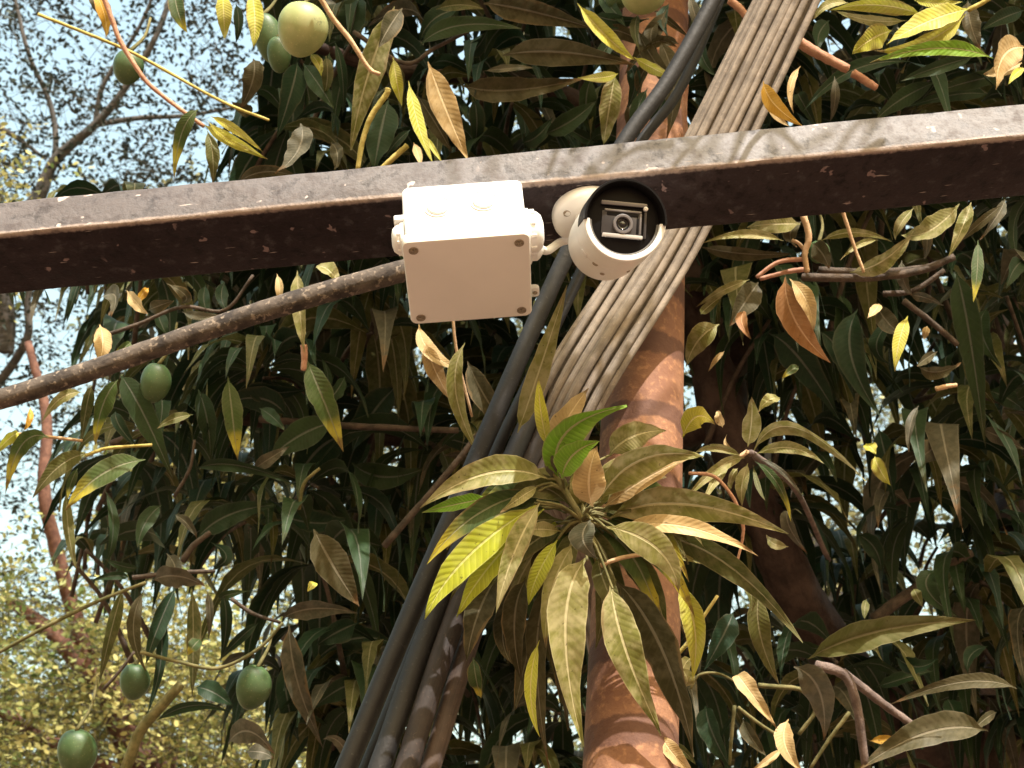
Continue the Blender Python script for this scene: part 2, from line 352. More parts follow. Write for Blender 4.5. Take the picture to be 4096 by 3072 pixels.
# ------------------------------------------------------------------ steel beam
E0 = P(0, 940, 1.6); E1 = P(4096, 545, 1.6)
U_ = (E1 - E0).normalized(); BACK = (Vector((0, 1, 0)) - U_ * U_.y).normalized(); W_ = U_.cross(BACK).normalized()
B0 = E0 - U_ * 1.1
BW, BH = 0.0865, 0.0475
BM = Matrix((( U_.x, BACK.x, W_.x, B0.x), (U_.y, BACK.y, W_.y, B0.y), (U_.z, BACK.z, W_.z, B0.z), (0, 0, 0, 1)))
def beam():
    L = (E1 - E0).length + 2.2
    r = 0.004; prof = []
    for cy, cz, a0 in ((r, r, 180), (BW - r, r, 270), (BW - r, BH - r, 0), (r, BH - r, 90)):
        for k in range(5):
            a = math.radians(a0 + k * 22.5); prof.append((cy + r * math.cos(a), cz + r * math.sin(a)))
    n = 90; bm = bmesh.new(); rings = []
    rnd = random.Random(3)
    for i in range(n + 1):
        x = L * i / n; rings.append([bm.verts.new((x, y + 0.0006 * rnd.uniform(-1, 1), z + 0.0006 * rnd.uniform(-1, 1))) for y, z in prof])
    m = len(prof)
    for i in range(n):
        for k in range(m):
            f = bm.faces.new((rings[i][k], rings[i + 1][k], rings[i + 1][(k + 1) % m], rings[i][(k + 1) % m]))
            yc = sum(v.co.y for v in f.verts) / 4; zc = sum(v.co.z for v in f.verts) / 4
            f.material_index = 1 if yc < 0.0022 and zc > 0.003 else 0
    # hollow ends
    for rg, s in ((rings[0], 1), (rings[-1], -1)):
        cy = BW / 2; cz = BH / 2
        a = [bm.verts.new((v.co.x, cy + (v.co.y - cy) * 0.93, cz + (v.co.z - cz) * 0.87)) for v in rg]
        b = [bm.verts.new((v.co.x + s * 0.4, v.co.y, v.co.z)) for v in a]
        for k in range(m):
            k2 = (k + 1) % m
            bm.faces.new((rg[k], rg[k2], a[k2], a[k])); bm.faces.new((a[k], a[k2], b[k2], b[k]))
    o = from_bm('steel_beam', bm, [M_beam_low, M_beam_front]); o.matrix_world = BM
    tag(o, 'weathered dark maroon steel beam crossing the whole picture, its front face chalky grey', 'beam')
beam()
def on_underside(sx, sy, off=0.0):
    r = ray(sx, sy); t = (B0 + W_ * off - CAM).dot(W_) / r.dot(W_); return CAM + r * t

# ------------------------------------------------------------------ mesh bits
def rbox(bm, x0, x1, y0, y1, z0, z1, r=0.004, seg=4, axis='z', mat=0):
    """box with rounded corners around one axis (a rounded rectangle extruded)"""
    rng_ = {'z': (x0, x1, y0, y1, z0, z1), 'y': (x0, x1, z0, z1, y0, y1), 'x': (y0, y1, z0, z1, x0, x1)}[axis]
    a0, a1, b0, b1, c0, c1 = rng_
    pr = []
    for ca, cb, s in ((a0 + r, b0 + r, 180), (a1 - r, b0 + r, 270), (a1 - r, b1 - r, 0), (a0 + r, b1 - r, 90)):
        for k in range(seg + 1):
            t = math.radians(s + 90 * k / seg); pr.append((ca + r * math.cos(t), cb + r * math.sin(t)))
    e = min(r * 0.35, (c1 - c0) * 0.25); ca, cb = (a0 + a1) / 2, (b0 + b1) / 2
    def lv(c, sh):
        o = []
        for a, b in pr:
            a = ca + (a - ca) * (1 - sh / max(1e-6, (a1 - a0) / 2)); b = cb + (b - cb) * (1 - sh / max(1e-6, (b1 - b0) / 2))
            o.append(bm.verts.new({'z': (a, b, c), 'y': (a, c, b), 'x': (c, a, b)}[axis]))
        return o
    R = [lv(c0, e), lv(c0 + e * 0.3, e * 0.3), lv(c0 + e, 0), lv(c1 - e, 0), lv(c1 - e * 0.3, e * 0.3), lv(c1, e)]
    n = len(pr); fs = []
    for p, q in zip(R, R[1:]):
        for k in range(n): fs.append(bm.faces.new((p[k], p[(k + 1) % n], q[(k + 1) % n], q[k])))
    fs.append(bm.faces.new(R[0][::-1])); fs.append(bm.faces.new(R[-1]))
    for f in fs: f.material_index = mat
def lathe(bm, prof, M=Matrix(), seg=40, a0=0.0, a1=2 * math.pi, mat=0, cap=True):
    """profile of (radius, z) turned about z, placed by matrix M"""
    full = abs(a1 - a0 - 2 * math.pi) < 1e-6; rings = []
    for r, z in prof:
        rings.append([bm.verts.new(M @ Vector((r * math.cos(a), r * math.sin(a), z))) for a in
                      [a0 + (a1 - a0) * k / seg for k in range(seg if full else seg + 1)]])
    m = len(rings[0])
    for p, q in zip(rings, rings[1:]):
        for k in range(m if full else m - 1):
            f = bm.faces.new((p[k], p[(k + 1) % m], q[(k + 1) % m], q[k])); f.material_index = mat
    if cap and full:
        for rg in (rings[0], rings[-1]):
            try: bm.faces.new(rg).material_index = mat
            except ValueError: pass
    if not full:
        for k in (0, m - 1):
            try: bm.faces.new([rg[k] for rg in rings]).material_index = mat
            except ValueError: pass

# ------------------------------------------------------------------ junction box
def junction_box():
    a = math.radians(-1.8)
    ub = U_ * math.cos(a) - BACK * math.sin(a); vb = BACK * math.cos(a) + U_ * math.sin(a)
    S = 1.8517
    tl = on_underside(862 * S, 404 * S, -0.001); tr = on_underside(1131 * S, 388 * S, -0.001)
    o0 = tl; wdt = (tr - tl).dot(ub)
    def proj(p):
        q = p - CAM; d = q.dot(FWD); return 2048 + q.dot(RIGHT) / d * FPX, 1536 - q.dot(UP) / d * FPX
    h = 0.05
    while proj(o0 - W_ * h)[1] < 526 * S: h += 0.0005
    dp = 0.05
    while proj(o0 - W_ * h + vb * dp)[1] < 702 * S: dp += 0.0005
    M = Matrix(((ub.x, vb.x, W_.x, o0.x), (ub.y, vb.y, W_.y, o0.y), (ub.z, vb.z, W_.z, o0.z), (0, 0, 0, 1)))
    t = empty('junction_box', None, M)
    tag(t, 'square white plastic junction box with beige-looking lid hanging under the beam', 'junction box')
    lidt = 0.013
    bm = bmesh.new(); rbox(bm, 0.002, wdt - 0.002, 0.001, dp - 0.002, -h + lidt + 0.001, 0, 0.007, 6)
    from_bm('body', bm, M_white, t)
    bm = bmesh.new(); rbox(bm, 0, wdt, -0.001, dp, -h, -h + lidt, 0.007, 6)
    from_bm('lid', bm, M_lid, t)
    for x, y in ((0.0105, 0.0105), (wdt - 0.0105, 0.0105), (0.0105, dp - 0.0105), (wdt - 0.0105, dp - 0.0105)):
        bm = bmesh.new()
        lathe(bm, [(0.0012, -0.0002), (0.0040, -0.0002), (0.0046, -0.0008), (0.0048, 0.001)], Matrix.Translation((x, y, -h - 0.0003)), 20)
        # cross slot
        for q in (0.6, 0.6 + math.pi / 2):
            s = bmesh.new(); rbox(s, -0.0034, 0.0034, -0.0006, 0.0006, -0.0016, 0.0, 0.0004, 1)
            s.transform(Matrix.Translation((x, y, -h - 0.0003)) @ Matrix.Rotation(q, 4, 'Z')); me = bpy.data.meshes.new('t'); s.to_mesh(me); s.free(); bm.from_mesh(me); bpy.data.meshes.remove(me)
        from_bm('screw', bm, M_screw, t)
    # pressed knockouts on the front wall: two concentric steps each
    for cx in (0.30, 0.665):
        bm = bmesh.new(); X = Matrix.Translation((wdt * cx, 0.001, -0.030 if cx < 0.5 else -0.0265)) @ Matrix.Rotation(math.pi / 2, 4, 'X')
        lathe(bm, [(0.0, 0.0024), (0.0098, 0.0024), (0.0104, 0.0018), (0.0105, 0.0004)], X, 36, cap=False)
        lathe(bm, [(0.0125, 0.0002), (0.0128, 0.0012), (0.0136, 0.0012), (0.0139, 0.0002)], X, 36, cap=False)
        from_bm('knockout', bm, M_white, t)
    # cable grommets on both side walls
    for side, zz, yy in ((-1, -0.052, 0.020), (1, -0.045, 0.030)):
        X = Matrix.Translation((0.0021 if side < 0 else wdt - 0.0021, yy, zz)) @ Matrix.Rotation(side * math.pi / 2, 4, 'Y')
        bm = bmesh.new()
        k = 0.70 if side < 0 else 1.0
        lathe(bm, [(0.0235 * k, 0), (0.0235 * k, 0.003), (0.021 * k, 0.0045), (0.0205 * k, 0.009 * k), (0.0195 * k, 0.0115 * k), (0.016 * k, 0.0155 * k), (0.009 * k, 0.0175 * k), (0.0, 0.0178 * k)], X, 36, cap=False)
        for q in range(10):
            ang = q * math.pi / 5
            s = bmesh.new(); rbox(s, 0.0192 * k, 0.0222 * k, -0.0018, 0.0018, 0.004, 0.0095 * k, 0.0006, 1)
            s.transform(X @ Matrix.Rotation(ang, 4, 'Z')); me = bpy.data.meshes.new('t'); s.to_mesh(me); s.free(); bm.from_mesh(me); bpy.data.meshes.remove(me)
        from_bm('grommet', bm, M_rubber, t)
    # second smaller gland with the camera lead, and a fixing lug
    X = Matrix.Translation((wdt - 0.0021, 0.052, -h + 0.030)) @ Matrix.Rotation(math.pi / 2, 4, 'Y')
    bm = bmesh.new(); lathe(bm, [(0.0155, 0), (0.0155, 0.004), (0.0125, 0.005), (0.0125, 0.010), (0.010, 0.013), (0.0045, 0.017), (0.0, 0.0172)], X, 28, cap=False)
    from_bm('cable_gland', bm, M_rubber, t)
    bm = bmesh.new(); rbox(bm, wdt - 0.003, wdt + 0.009, dp - 0.024, dp - 0.010, -h + 0.016, -h + 0.022, 0.004, 4)
    from_bm('lug', bm, M_white, t)
    bm = bmesh.new(); lathe(bm, [(0.0, -0.0004), (0.0022, -0.0004), (0.0026, 0.0)], Matrix.Translation((wdt + 0.0045, dp - 0.017, -h + 0.0157)), 14, cap=False)
    from_bm('screw', bm, M_screw, t)
    bm = bmesh.new(); rbox(bm, -0.007, 0.004, 0.004, 0.014, -0.040, -0.034, 0.002, 3)
    from_bm('lug', bm, M_white, t)
    return M @ Vector((wdt + 0.010, 0.052, -h + 0.030))
gland = junction_box()

# ------------------------------------------------------------------ bullet camera
def Zc(x, y): return 1500 + 0.5877 * x, 650 + 0.5877 * y
def security_camera():
    base = on_underside(*Zc(1452, 338), -0.0008)
    M0 = Matrix(((U_.x, BACK.x, W_.x, base.x), (U_.y, BACK.y, W_.y, base.y), (U_.z, BACK.z, W_.z, base.z), (0, 0, 0, 1)))
    t = empty('security_camera', None, M0)
    tag(t, 'white bullet security camera with black hood and front, mounted under the beam', 'security camera')
    inv = M0.inverted()
    Fc = P(*Zc(1700, 397), 1.515); Rc = P(*Zc(1555, 566), 1.618)
    ax = (Fc - Rc).normalized(); Lb = (Fc - Rc).length
    xr = (RIGHT - ax * ax.dot(RIGHT)).normalized()
    roll = math.radians(-4); upv = ax.cross(xr) if False else xr.cross(ax) * -1
    upv = ax.cross(xr).normalized()                       # image-up, since ax points at the viewer
    x2 = xr * math.cos(roll) + upv * math.sin(roll); y2 = upv * math.cos(roll) - xr * math.sin(roll)
    A = inv @ Matrix(((x2.x, y2.x, ax.x, Rc.x), (x2.y, y2.y, ax.y, Rc.y), (x2.z, y2.z, ax.z, Rc.z), (0, 0, 0, 1)))
    R = 0.0388
    # base plate: low dome on the beam's underside (local -z is down)
    fl = Matrix.Rotation(math.pi, 4, 'X')
    bm = bmesh.new(); lathe(bm, [(0.0370, 0), (0.0373, 0.004), (0.0365, 0.0095), (0.034, 0.0125), (0.022, 0.0155), (0.0, 0.016)], fl, 48, cap=False)
    from_bm('base_plate', bm, M_camwhite, t)
    for an in (215, 335, 95):
        a = math.radians(an); bm = bmesh.new()
        lathe(bm, [(0.0, 0.0002), (0.0028, 0.0002), (0.0036, 0.0016), (0.0038, 0.0)], Matrix.Translation((0.0275 * math.cos(a), 0.0275 * math.sin(a), -0.0136)) @ fl, 18, cap=False)
        from_bm('screw', bm, M_screw, t)
    # arm: ball and neck from the plate to the back of the body
    j0 = Vector((0, 0, -0.014)); j1 = A @ Vector((-0.002, 0.028, 0.022))
    pts = spline([j0, (j0 * 0.5 + j1 * 0.5) + Vector((0.0, 0.004, -0.002)), j1], 10)
    v, f, u = tube_np(pts, [0.0195, 0.0165, 0.0165, 0.019], 24)
    mesh = mesh_np('arm', v, f, [M_camwhite], None, u); mesh.parent = t; mesh.matrix_parent_inverse = Matrix()
    # body
    bm = bmesh.new()
    lathe(bm, [(0.0, -0.004), (0.026, -0.004), (0.0335, -0.001), (0.0365, 0.005), (0.0372, 0.012), (R - 0.0004, Lb * 0.55), (R - 0.0004, Lb * 0.60), (R - 0.0014, Lb * 0.605), (R - 0.0014, Lb * 0.62), (R, Lb * 0.625), (R, Lb - 0.006)], A, 64, cap=False)
    from_bm('body', bm, M_camwhite, t)
    # white front rim (lower half proud) and black hood (upper half, reaching forward)
    bm = bmesh.new()
    lathe(bm, [(R, Lb - 0.0058), (R + 0.0002, Lb + 0.001), (R - 0.0008, Lb + 0.0022), (R - 0.0048, Lb + 0.0022), (R - 0.0056, Lb + 0.001), (R - 0.0056, Lb - 0.010)], A, 48, math.radians(182), math.radians(360), cap=False)
    from_bm('rim', bm, M_camwhite, t)
    bm = bmesh.new()
    lathe(bm, [(R, Lb - 0.030), (R + 0.0007, Lb - 0.028), (R + 0.0007, Lb + 0.0040), (R + 0.0001, Lb + 0.0058), (R - 0.0016, Lb + 0.0058), (R - 0.0026, Lb + 0.0040), (R - 0.0050, Lb - 0.009), (R - 0.003, Lb - 0.030)], A, 56, math.radians(-2), math.radians(184), cap=False)
    from_bm('hood', bm, M_black, t)
    bm = bmesh.new(); lathe(bm, [(R - 0.0057, Lb - 0.012), (R - 0.0057, Lb - 0.0022), (R - 0.0066, Lb - 0.0018), (R - 0.0078, Lb - 0.0022), (R - 0.0080, Lb - 0.012)], A, 48, math.radians(182), math.radians(360), cap=False)
    from_bm('gasket', bm, M_gasket, t)
    bm = bmesh.new(); lathe(bm, [(0.0, Lb - 0.0045), (R - 0.0078, Lb - 0.0045), (R - 0.004, Lb - 0.0055), (R - 0.004, Lb - 0.012)], A, 48, cap=False)
    from_bm('front_window', bm, M_black, t)
    # lens block: plate, lens ring and lens, with bars imitating reflections in the recess; coordinates in Zc pixels from the front centre
    k = 0.5877 / FPX * 1.515
    def px(x): return (x - 1700) * k
    def py(y): return -(y - 397) * k
    z0 = Lb - 0.0044
    tilt = A @ Matrix.Rotation(math.radians(0.5), 4, 'Z')
    def bar(name, xa, xb, ya, yb, za, zb, mat, r=0.0008):
        bm = bmesh.new(); rbox(bm, px(xa), px(xb), py(yb), py(ya), z0 + za, z0 + zb, min(r, abs(px(xb) - px(xa)) * .45, abs(py(yb) - py(ya)) * .45), 3)
        bm.transform(tilt); return from_bm(name, bm, mat, t)
    bar('lens_plate', 1545, 1812, 330, 492, 0.0, 0.0012, M_housing)
    bar('reflection_bar', 1535, 1855, 262, 288, 0.0, 0.0026, M_ring_refl)
    bar('reflection_bar', 1838, 1856, 292, 505, 0.0, 0.0016, M_housing)
    bar('reflection_bar', 1552, 1830, 490, 514, 0.0, 0.0040, M_bar)
    bar('reflection_bar', 1560, 1818, 318, 332, 0.0, 0.0022, M_ring_refl)
    bar('reflection_bar', 1806, 1820, 334, 480, 0.0, 0.0022, M_ring_refl)
    bar('recess', 1578, 1800, 336, 362, 0.0, 0.0014, M_black)
    bar('recess', 1786, 1802, 364, 480, 0.0, 0.0014, M_black)
    bm = bmesh.new(); X = tilt @ Matrix.Translation((px(1690), py(418), z0 + 0.001))
    lathe(bm, [(0.0095, 0.0), (0.0095, 0.0030), (0.0088, 0.0036), (0.0070, 0.0036), (0.0062, 0.0022), (0.0060, 0.0004)], X, 40, cap=False)
    from_bm('lens_ring', bm, M_ring_refl, t)
    bm = bmesh.new(); lathe(bm, [(0.0062, 0.0012), (0.0048, 0.0017), (0.0040, 0.0010), (0.0034, 0.0009), (0.0024, 0.0016), (0.0, 0.0020)], X, 32, cap=False)
    from_bm('lens', bm, M_glass, t)
    for xx, yy in ((1845, 297),):  # white dot imitating a glint on the front
        bm = bmesh.new(); lathe(bm, [(0.0022, 0), (0.0022, 0.003), (0.0012, 0.0040), (0, 0.0042)], tilt @ Matrix.Translation((px(xx), py(yy), z0)), 14, cap=False)
        from_bm('glint_dot', bm, M_camwhite, t)
    # small screws and port cover under the body
    for zz, an, r in ((0.062, -118, 0.0026), (0.040, -100, 0.0020), (0.045, -62, 0.0016)):
        a = math.radians(an); X = A @ Matrix.Translation(((R - 0.0012) * math.cos(a), (R - 0.0012) * math.sin(a), zz)) @ Matrix.Rotation(a, 4, 'Z') @ Matrix.Rotation(math.pi / 2, 4, 'Y')
        bm = bmesh.new(); lathe(bm, [(0, 0.0012), (r * 0.7, 0.0012), (r, 0.0016), (r * 1.25, 0.0005)], X, 16, cap=False)
        from_bm('screw', bm, M_screw, t)
    a = math.radians(-140); X = A @ Matrix.Translation(((R - 0.0012) * math.cos(a), (R - 0.0012) * math.sin(a), 0.064)) @ Matrix.Rotation(a, 4, 'Z') @ Matrix.Rotation(math.pi / 2, 4, 'Y')
    bm = bmesh.new(); rbox(bm, -0.005, 0.005, -0.004, 0.004, 0, 0.0022, 0.0014, 3); bm.transform(X)
    from_bm('port_cover', bm, M_camwhite, t)
    return M0 @ Vector((-0.030, 0.020, -0.011))
lead0 = security_camera()
o = tube('camera_lead', [gland, gland * 0.6 + lead0 * 0.4 + Vector((0, 0.004, -0.006)), lead0 + Vector((0, .004, -0.004)), lead0 + Vector((0.016, 0.002, 0.0))], 0.0042, M_rubber, None, 14, 20)
tag(o, 'short white lead joining the junction box to the security camera', 'cable')

# ------------------------------------------------------------------ cables, pole, branch
def lerp(a, b, t): return a + (b - a) * t
def bundle():
    pa, pb = D(1742, -90, 2.04), D(868, 1750, 1.66)
    path = spline([pa, D(1460, 480, 1.92), D(1192, 960, 1.80), D(1270, 1260, 1.93), D(1370, 1760, 1.88)], 60)
    ax = (D(1192, 960, 1.80) - pa).normalized(); view = ((pa + pb) / 2 - CAM).normalized()
    side = ax.cross(view).normalized(); dep = side.cross(ax).normalized()
    if side.x < 0: side = -side
    if dep.dot(view) < 0: dep = -dep
    t = empty('cable_bundle', pb); tag(t, 'thick bundle of dusty grey brown cables rising behind the beam to the upper right', 'cable bundle')
    rr = random.Random(11)
    specs = [(-0.0335, 0.004, 0.0040), (-0.0262, -0.001, 0.0045), (-0.0180, -0.004, 0.0050), (-0.0085, -0.006, 0.0056), (0.0020, -0.007, 0.0058), (0.0125, -0.0055, 0.0052),
             (0.0222, -0.003, 0.0054), (0.0315, 0.003, 0.0046), (-0.0215, 0.008, 0.006), (-0.0030, 0.005, 0.007), (0.0070, 0.006, 0.007), (0.0175, 0.007, 0.006), (0.0270, 0.010, 0.006), (-0.0125, 0.006, 0.006)]
    for i, (s, d, r) in enumerate(specs):
        pts = []
        n = 30
        for k in range(n + 1):
            f = k / n
            p = path[2 * k] + side * (s * (1.0 + 0.10 * math.sin(3 * f + i)) * (1.0 if f < 0.52 else max(0.42, 1 - 2.2 * (f - 0.52))) + 0.0014 * math.sin(7 * f + i * 1.9)) + dep * (d + 0.002 * math.sin(5 * f + i * 2.3))
            pts.append(p)
        o = tube('cable', pts, [r * 1.0, r * 1.06, r * 0.97, r * 1.05, r], M_cable_dust, t, 14, 60, lump=0.02, seed=i)
bundle()
def one_cable(pts, r, mat, label, group='cables running down beside the pole', **k):
    o = tube('cable', pts, r, mat, None, 14, 60, lump=0.02, **k); tag(o, label, 'cable', group); return o
one_cable([D(1590, -90, 2.02), D(1452, 160, 1.96), D(1340, 320, 1.92), D(1205, 590, 1.86), D(1085, 860, 1.80), D(975, 1120, 1.74), D(860, 1390, 1.68), D(735, 1690, 1.62), D(690, 1800, 1.6)], [0.0095, 0.0098, 0.0112, 0.0105], M_cable_black, 'long black cable left of the dusty bundle, passing behind the beam and the white camera')
one_cable([D(1580, -60, 2.06), D(1470, 190, 2.00), D(1370, 330, 1.96), D(1240, 620, 1.90), D(1060, 1000, 1.82), D(935, 1300, 1.75), D(815, 1600, 1.68), D(760, 1730, 1.66)], [0.0065, 0.0065, 0.007, 0.0075], M_cable_black, 'thin black cable hugging the right side of the long black cable', seed=3)
one_cable([D(1190, 800, 1.84), D(1100, 1000, 1.76), D(1045, 1100, 1.73), D(985, 1214, 1.70), D(900, 1430, 1.65), D(820, 1659, 1.60), D(785, 1760, 1.58)], [0.010, 0.0115, 0.0115, 0.0115], M_cable_black, 'thick black cable lying between the long black cable and the brown ones at the bottom', seed=5)
one_cable([D(1215, 830, 1.845), D(1140, 1000, 1.775), D(1090, 1100, 1.735), D(1030, 1214, 1.70), D(950, 1430, 1.645), D(878, 1659, 1.595), D(845, 1760, 1.575)], [0.010, 0.012, 0.012, 0.012], M_cable_dark, 'dark brown cable in the middle of the three cables below the leaf rosette', seed=6)
one_cable([D(1240, 850, 1.85), D(1170, 1020, 1.78), D(1120, 1130, 1.74), D(1065, 1240, 1.71), D(1000, 1430, 1.66), D(930, 1659, 1.61), D(898, 1760, 1.59)], [0.009, 0.0105, 0.0105, 0.0105], M_cable_brown, 'brown cable nearest the pole among the three below the leaf rosette', seed=8)

def pole():
    R = 1.52; top = D(1413, -150, 1.0); x_of = lambda px, d: (px * 1.8517 - 2048) / FPX * d
    d_b = R * 1.075; xb = x_of(1362, d_b); d_t = R * 1.51; xt = x_of(1412, d_t)
    zb = D(1362, 1659, d_b).z; zt = D(1412, 150, d_t).z
    sl_ = (xt - xb) / (zt - zb)
    pts = [Vector((xb + sl_ * (z - zb), R, z - 0.0)) for z in np.linspace(0.0, 4.6, 40)]
    v, f, u = tube_np(pts, [0.0495, 0.0485, 0.048, 0.048], 40, 2, 0.004)
    base = Vector((xb - sl_ * zb, R, 0.0))
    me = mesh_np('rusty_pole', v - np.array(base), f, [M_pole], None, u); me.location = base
    tag(me, 'upright orange brown rusty pole with painted leaf shadow bands behind the leaf rosette', 'pole')
pole()
o = tube('bare_branch', [D(-260, 925, 1.92), D(-20, 868, 1.92), D(180, 806, 1.92), D(420, 722, 1.92), D(640, 650, 1.92), D(860, 588, 1.93), D(1050, 540, 1.94), D(1300, 470, 1.98), D(1480, 400, 2.02)], [0.0115, 0.0125, 0.0125, 0.013, 0.0135, 0.0125, 0.012], M_branch, None, 16, 120, lump=0.025, seed=4)
tag(o, 'bare mottled grey brown branch slanting up from the left edge to behind the white box', 'branch')

# ------------------------------------------------------------------ leaves
def leaf_arrays(b, m, t, width, side, fold=0.3, wave=0.05, nl=12, nw=4, seed=0, pet=0.06):
    """lance-shaped leaf blade along b-m-t (arrays); side is the blade direction at the base"""
    r = np.random.default_rng(seed); b, m, t = (np.array(tuple(x), float) for x in (b, m, t))
    c = 2 * m - (b + t) / 2
    s = np.linspace(0, 1, nl + 1); S = s[:, None]
    sp = (1 - S) ** 2 * b + 2 * (1 - S) * S * c + S ** 2 * t
    T = 2 * (1 - S) * (c - b) + 2 * S * (t - c); T /= np.linalg.norm(T, axis=1)[:, None] + 1e-9
    sd = np.array(tuple(side), float)
    tw = r.normal(0, 0.35)
    sd = sd[None] - T * (T @ sd)[:, None]; sd /= np.linalg.norm(sd, axis=1)[:, None] + 1e-9
    N = np.cross(T, sd)
    ang = (S - 0.3) * tw
    sd, N = sd * np.cos(ang) + N * np.sin(ang), N * np.cos(ang) - sd * np.sin(ang)
    q = np.clip((s - pet) / (1 - pet), 0, 1)
    pr = np.sin(math.pi * q ** 0.76) ** 0.95 * (1 - 0.25 * q); pr = pr / pr.max()
    pr = np.maximum(pr, 0.03) * (1 + r.normal(0, 0.035, nl + 1)); pr[-1] = 0.012
    hw = pr * width / 2
    v = np.linspace(-1, 1, nw + 1)
    ph = r.random(2) * 6.28; fr = r.uniform(3.0, 5.5)
    V = []; U = []
    for x in v:
        a = abs(x); wv = wave * width * a * a * np.sin(fr * 2 * math.pi * s * 0.7 + ph[int(x > 0)]) * np.clip(q * 4, 0, 1)
        V.append(sp + sd * (hw * x * math.cos(fold))[:, None] + N * (hw * a * math.sin(fold) - hw * a * a * 0.18 + wv)[:, None])
        U.append(np.stack([s, np.full(nl + 1, (x + 1) / 2)], 1))
    V = np.stack(V, 1).reshape(-1, 3); U = np.stack(U, 1).reshape(-1, 2)
    i, j = np.meshgrid(np.arange(nl), np.arange(nw), indexing='ij'); k = nw + 1
    F = np.stack([i * k + j, (i + 1) * k + j, (i + 1) * k + j + 1, i * k + j + 1], -1).reshape(-1, 4)
    return V, np.concatenate([F[:, [0, 1, 2]], F[:, [0, 2, 3]]]), U

Z = {1: (0, 0, .6329), 2: (1300, 0, .6329), 3: (2600, 0, .6763), 4: (0, 1000, .6329), 6: (2600, 1000, .6763),
     7: (0, 2000, .6465), 8: (1300, 1500, .9473), 9: (2600, 1950, .6763), 0: (0, 0, 1.8517)}
LIT = []; SHADE = []; HERO = 0
tree = empty('mango_tree', (0.95, 2.75, 0.0))
tag(tree, 'large mango tree with long dusty drooping leaves filling most of the background', 'tree')
_seed = [100]
def leaf_px(zone, row, parent, name='leaf'):
    """one leaf from picture points: base, middle, tip, apparent width, kind, depth, optional roll, tip depth offset, fold"""
    global HERO
    bx, by, mx, my, tx, ty, wd, mat, d = row[:9]
    roll = row[9] if len(row) > 9 and row[9] is not None else random.uniform(-0.45, 0.45)
    dt = row[10] if len(row) > 10 else random.uniform(-0.05, 0.03)
    fold = row[11] if len(row) > 11 else random.uniform(0.28, 0.70)
    ox, oy, s = Z[zone]
    f = lambda x, y, dd: P(ox + x * s, oy + y * s, dd)
    b = f(bx, by, d); m = f(mx, my, d - 0.012 + dt * 0.35); t = f(tx, ty, d + dt)
    T = (t - b).normalized(); view = (m - CAM).normalized()
    sd = T.cross(view).normalized()
    sd = Matrix.Rotation(roll, 3, T) @ sd
    wm_ = wd * s / FPX * d / max(0.5, math.cos(roll)) * 1.04
    _seed[0] += 1
    V, F, U = leaf_arrays(b, m, t, wm_, sd, fold, random.uniform(0.02, 0.08), 14, 4, _seed[0])
    o = mesh_np(name, V, F, [LM[mat]], parent, U, np.full(len(V), random.random())); HERO += 1
    tgt = LIT if d < 2.16 else SHADE
    for q in (0.25, 0.5, 0.75): tgt.append(b * (1 - q) ** 2 + (2 * m - (b + t) / 2) * 2 * q * (1 - q) + t * q * q)
    return o
def twig_px(zone, pts, wd, mat, d, parent, name='twig', d2=None):
    ox, oy, s = Z[zone]; n = len(pts); d2 = d if d2 is None else d2
    r = wd * s / FPX * d / 2
    o = tube(name, [P(ox + x * s, oy + y * s, d + (d2 - d) * i / (n - 1)) for i, (x, y) in enumerate(pts)], [r, r * 0.95, r * 0.8], mat, parent, 8, None, 0.10, len(pts) + abs(int(pts[0][0])))
    return o

# --- leaves of the tree, with dark ones added over the pole top for shade, the rest read off the photograph
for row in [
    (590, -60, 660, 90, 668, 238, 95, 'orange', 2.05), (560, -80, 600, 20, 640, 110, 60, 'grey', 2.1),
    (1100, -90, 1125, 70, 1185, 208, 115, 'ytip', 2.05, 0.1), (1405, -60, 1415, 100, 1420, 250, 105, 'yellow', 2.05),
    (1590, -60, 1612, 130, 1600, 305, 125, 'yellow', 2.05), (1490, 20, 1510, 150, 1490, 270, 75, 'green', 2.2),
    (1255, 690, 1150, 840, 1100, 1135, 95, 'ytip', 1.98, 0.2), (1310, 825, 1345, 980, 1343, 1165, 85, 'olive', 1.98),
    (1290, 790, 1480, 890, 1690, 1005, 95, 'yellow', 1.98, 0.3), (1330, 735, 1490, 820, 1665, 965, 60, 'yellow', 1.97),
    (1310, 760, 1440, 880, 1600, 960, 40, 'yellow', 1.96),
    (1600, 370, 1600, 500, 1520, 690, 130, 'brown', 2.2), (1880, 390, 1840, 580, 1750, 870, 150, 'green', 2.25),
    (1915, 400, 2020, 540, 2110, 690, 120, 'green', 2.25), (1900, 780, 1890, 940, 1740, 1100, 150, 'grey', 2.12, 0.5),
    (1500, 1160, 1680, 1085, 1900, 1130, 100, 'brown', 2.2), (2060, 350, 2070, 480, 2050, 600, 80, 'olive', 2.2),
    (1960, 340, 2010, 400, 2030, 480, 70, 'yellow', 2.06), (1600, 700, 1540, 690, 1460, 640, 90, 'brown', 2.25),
]: leaf_px(1, row, tree)
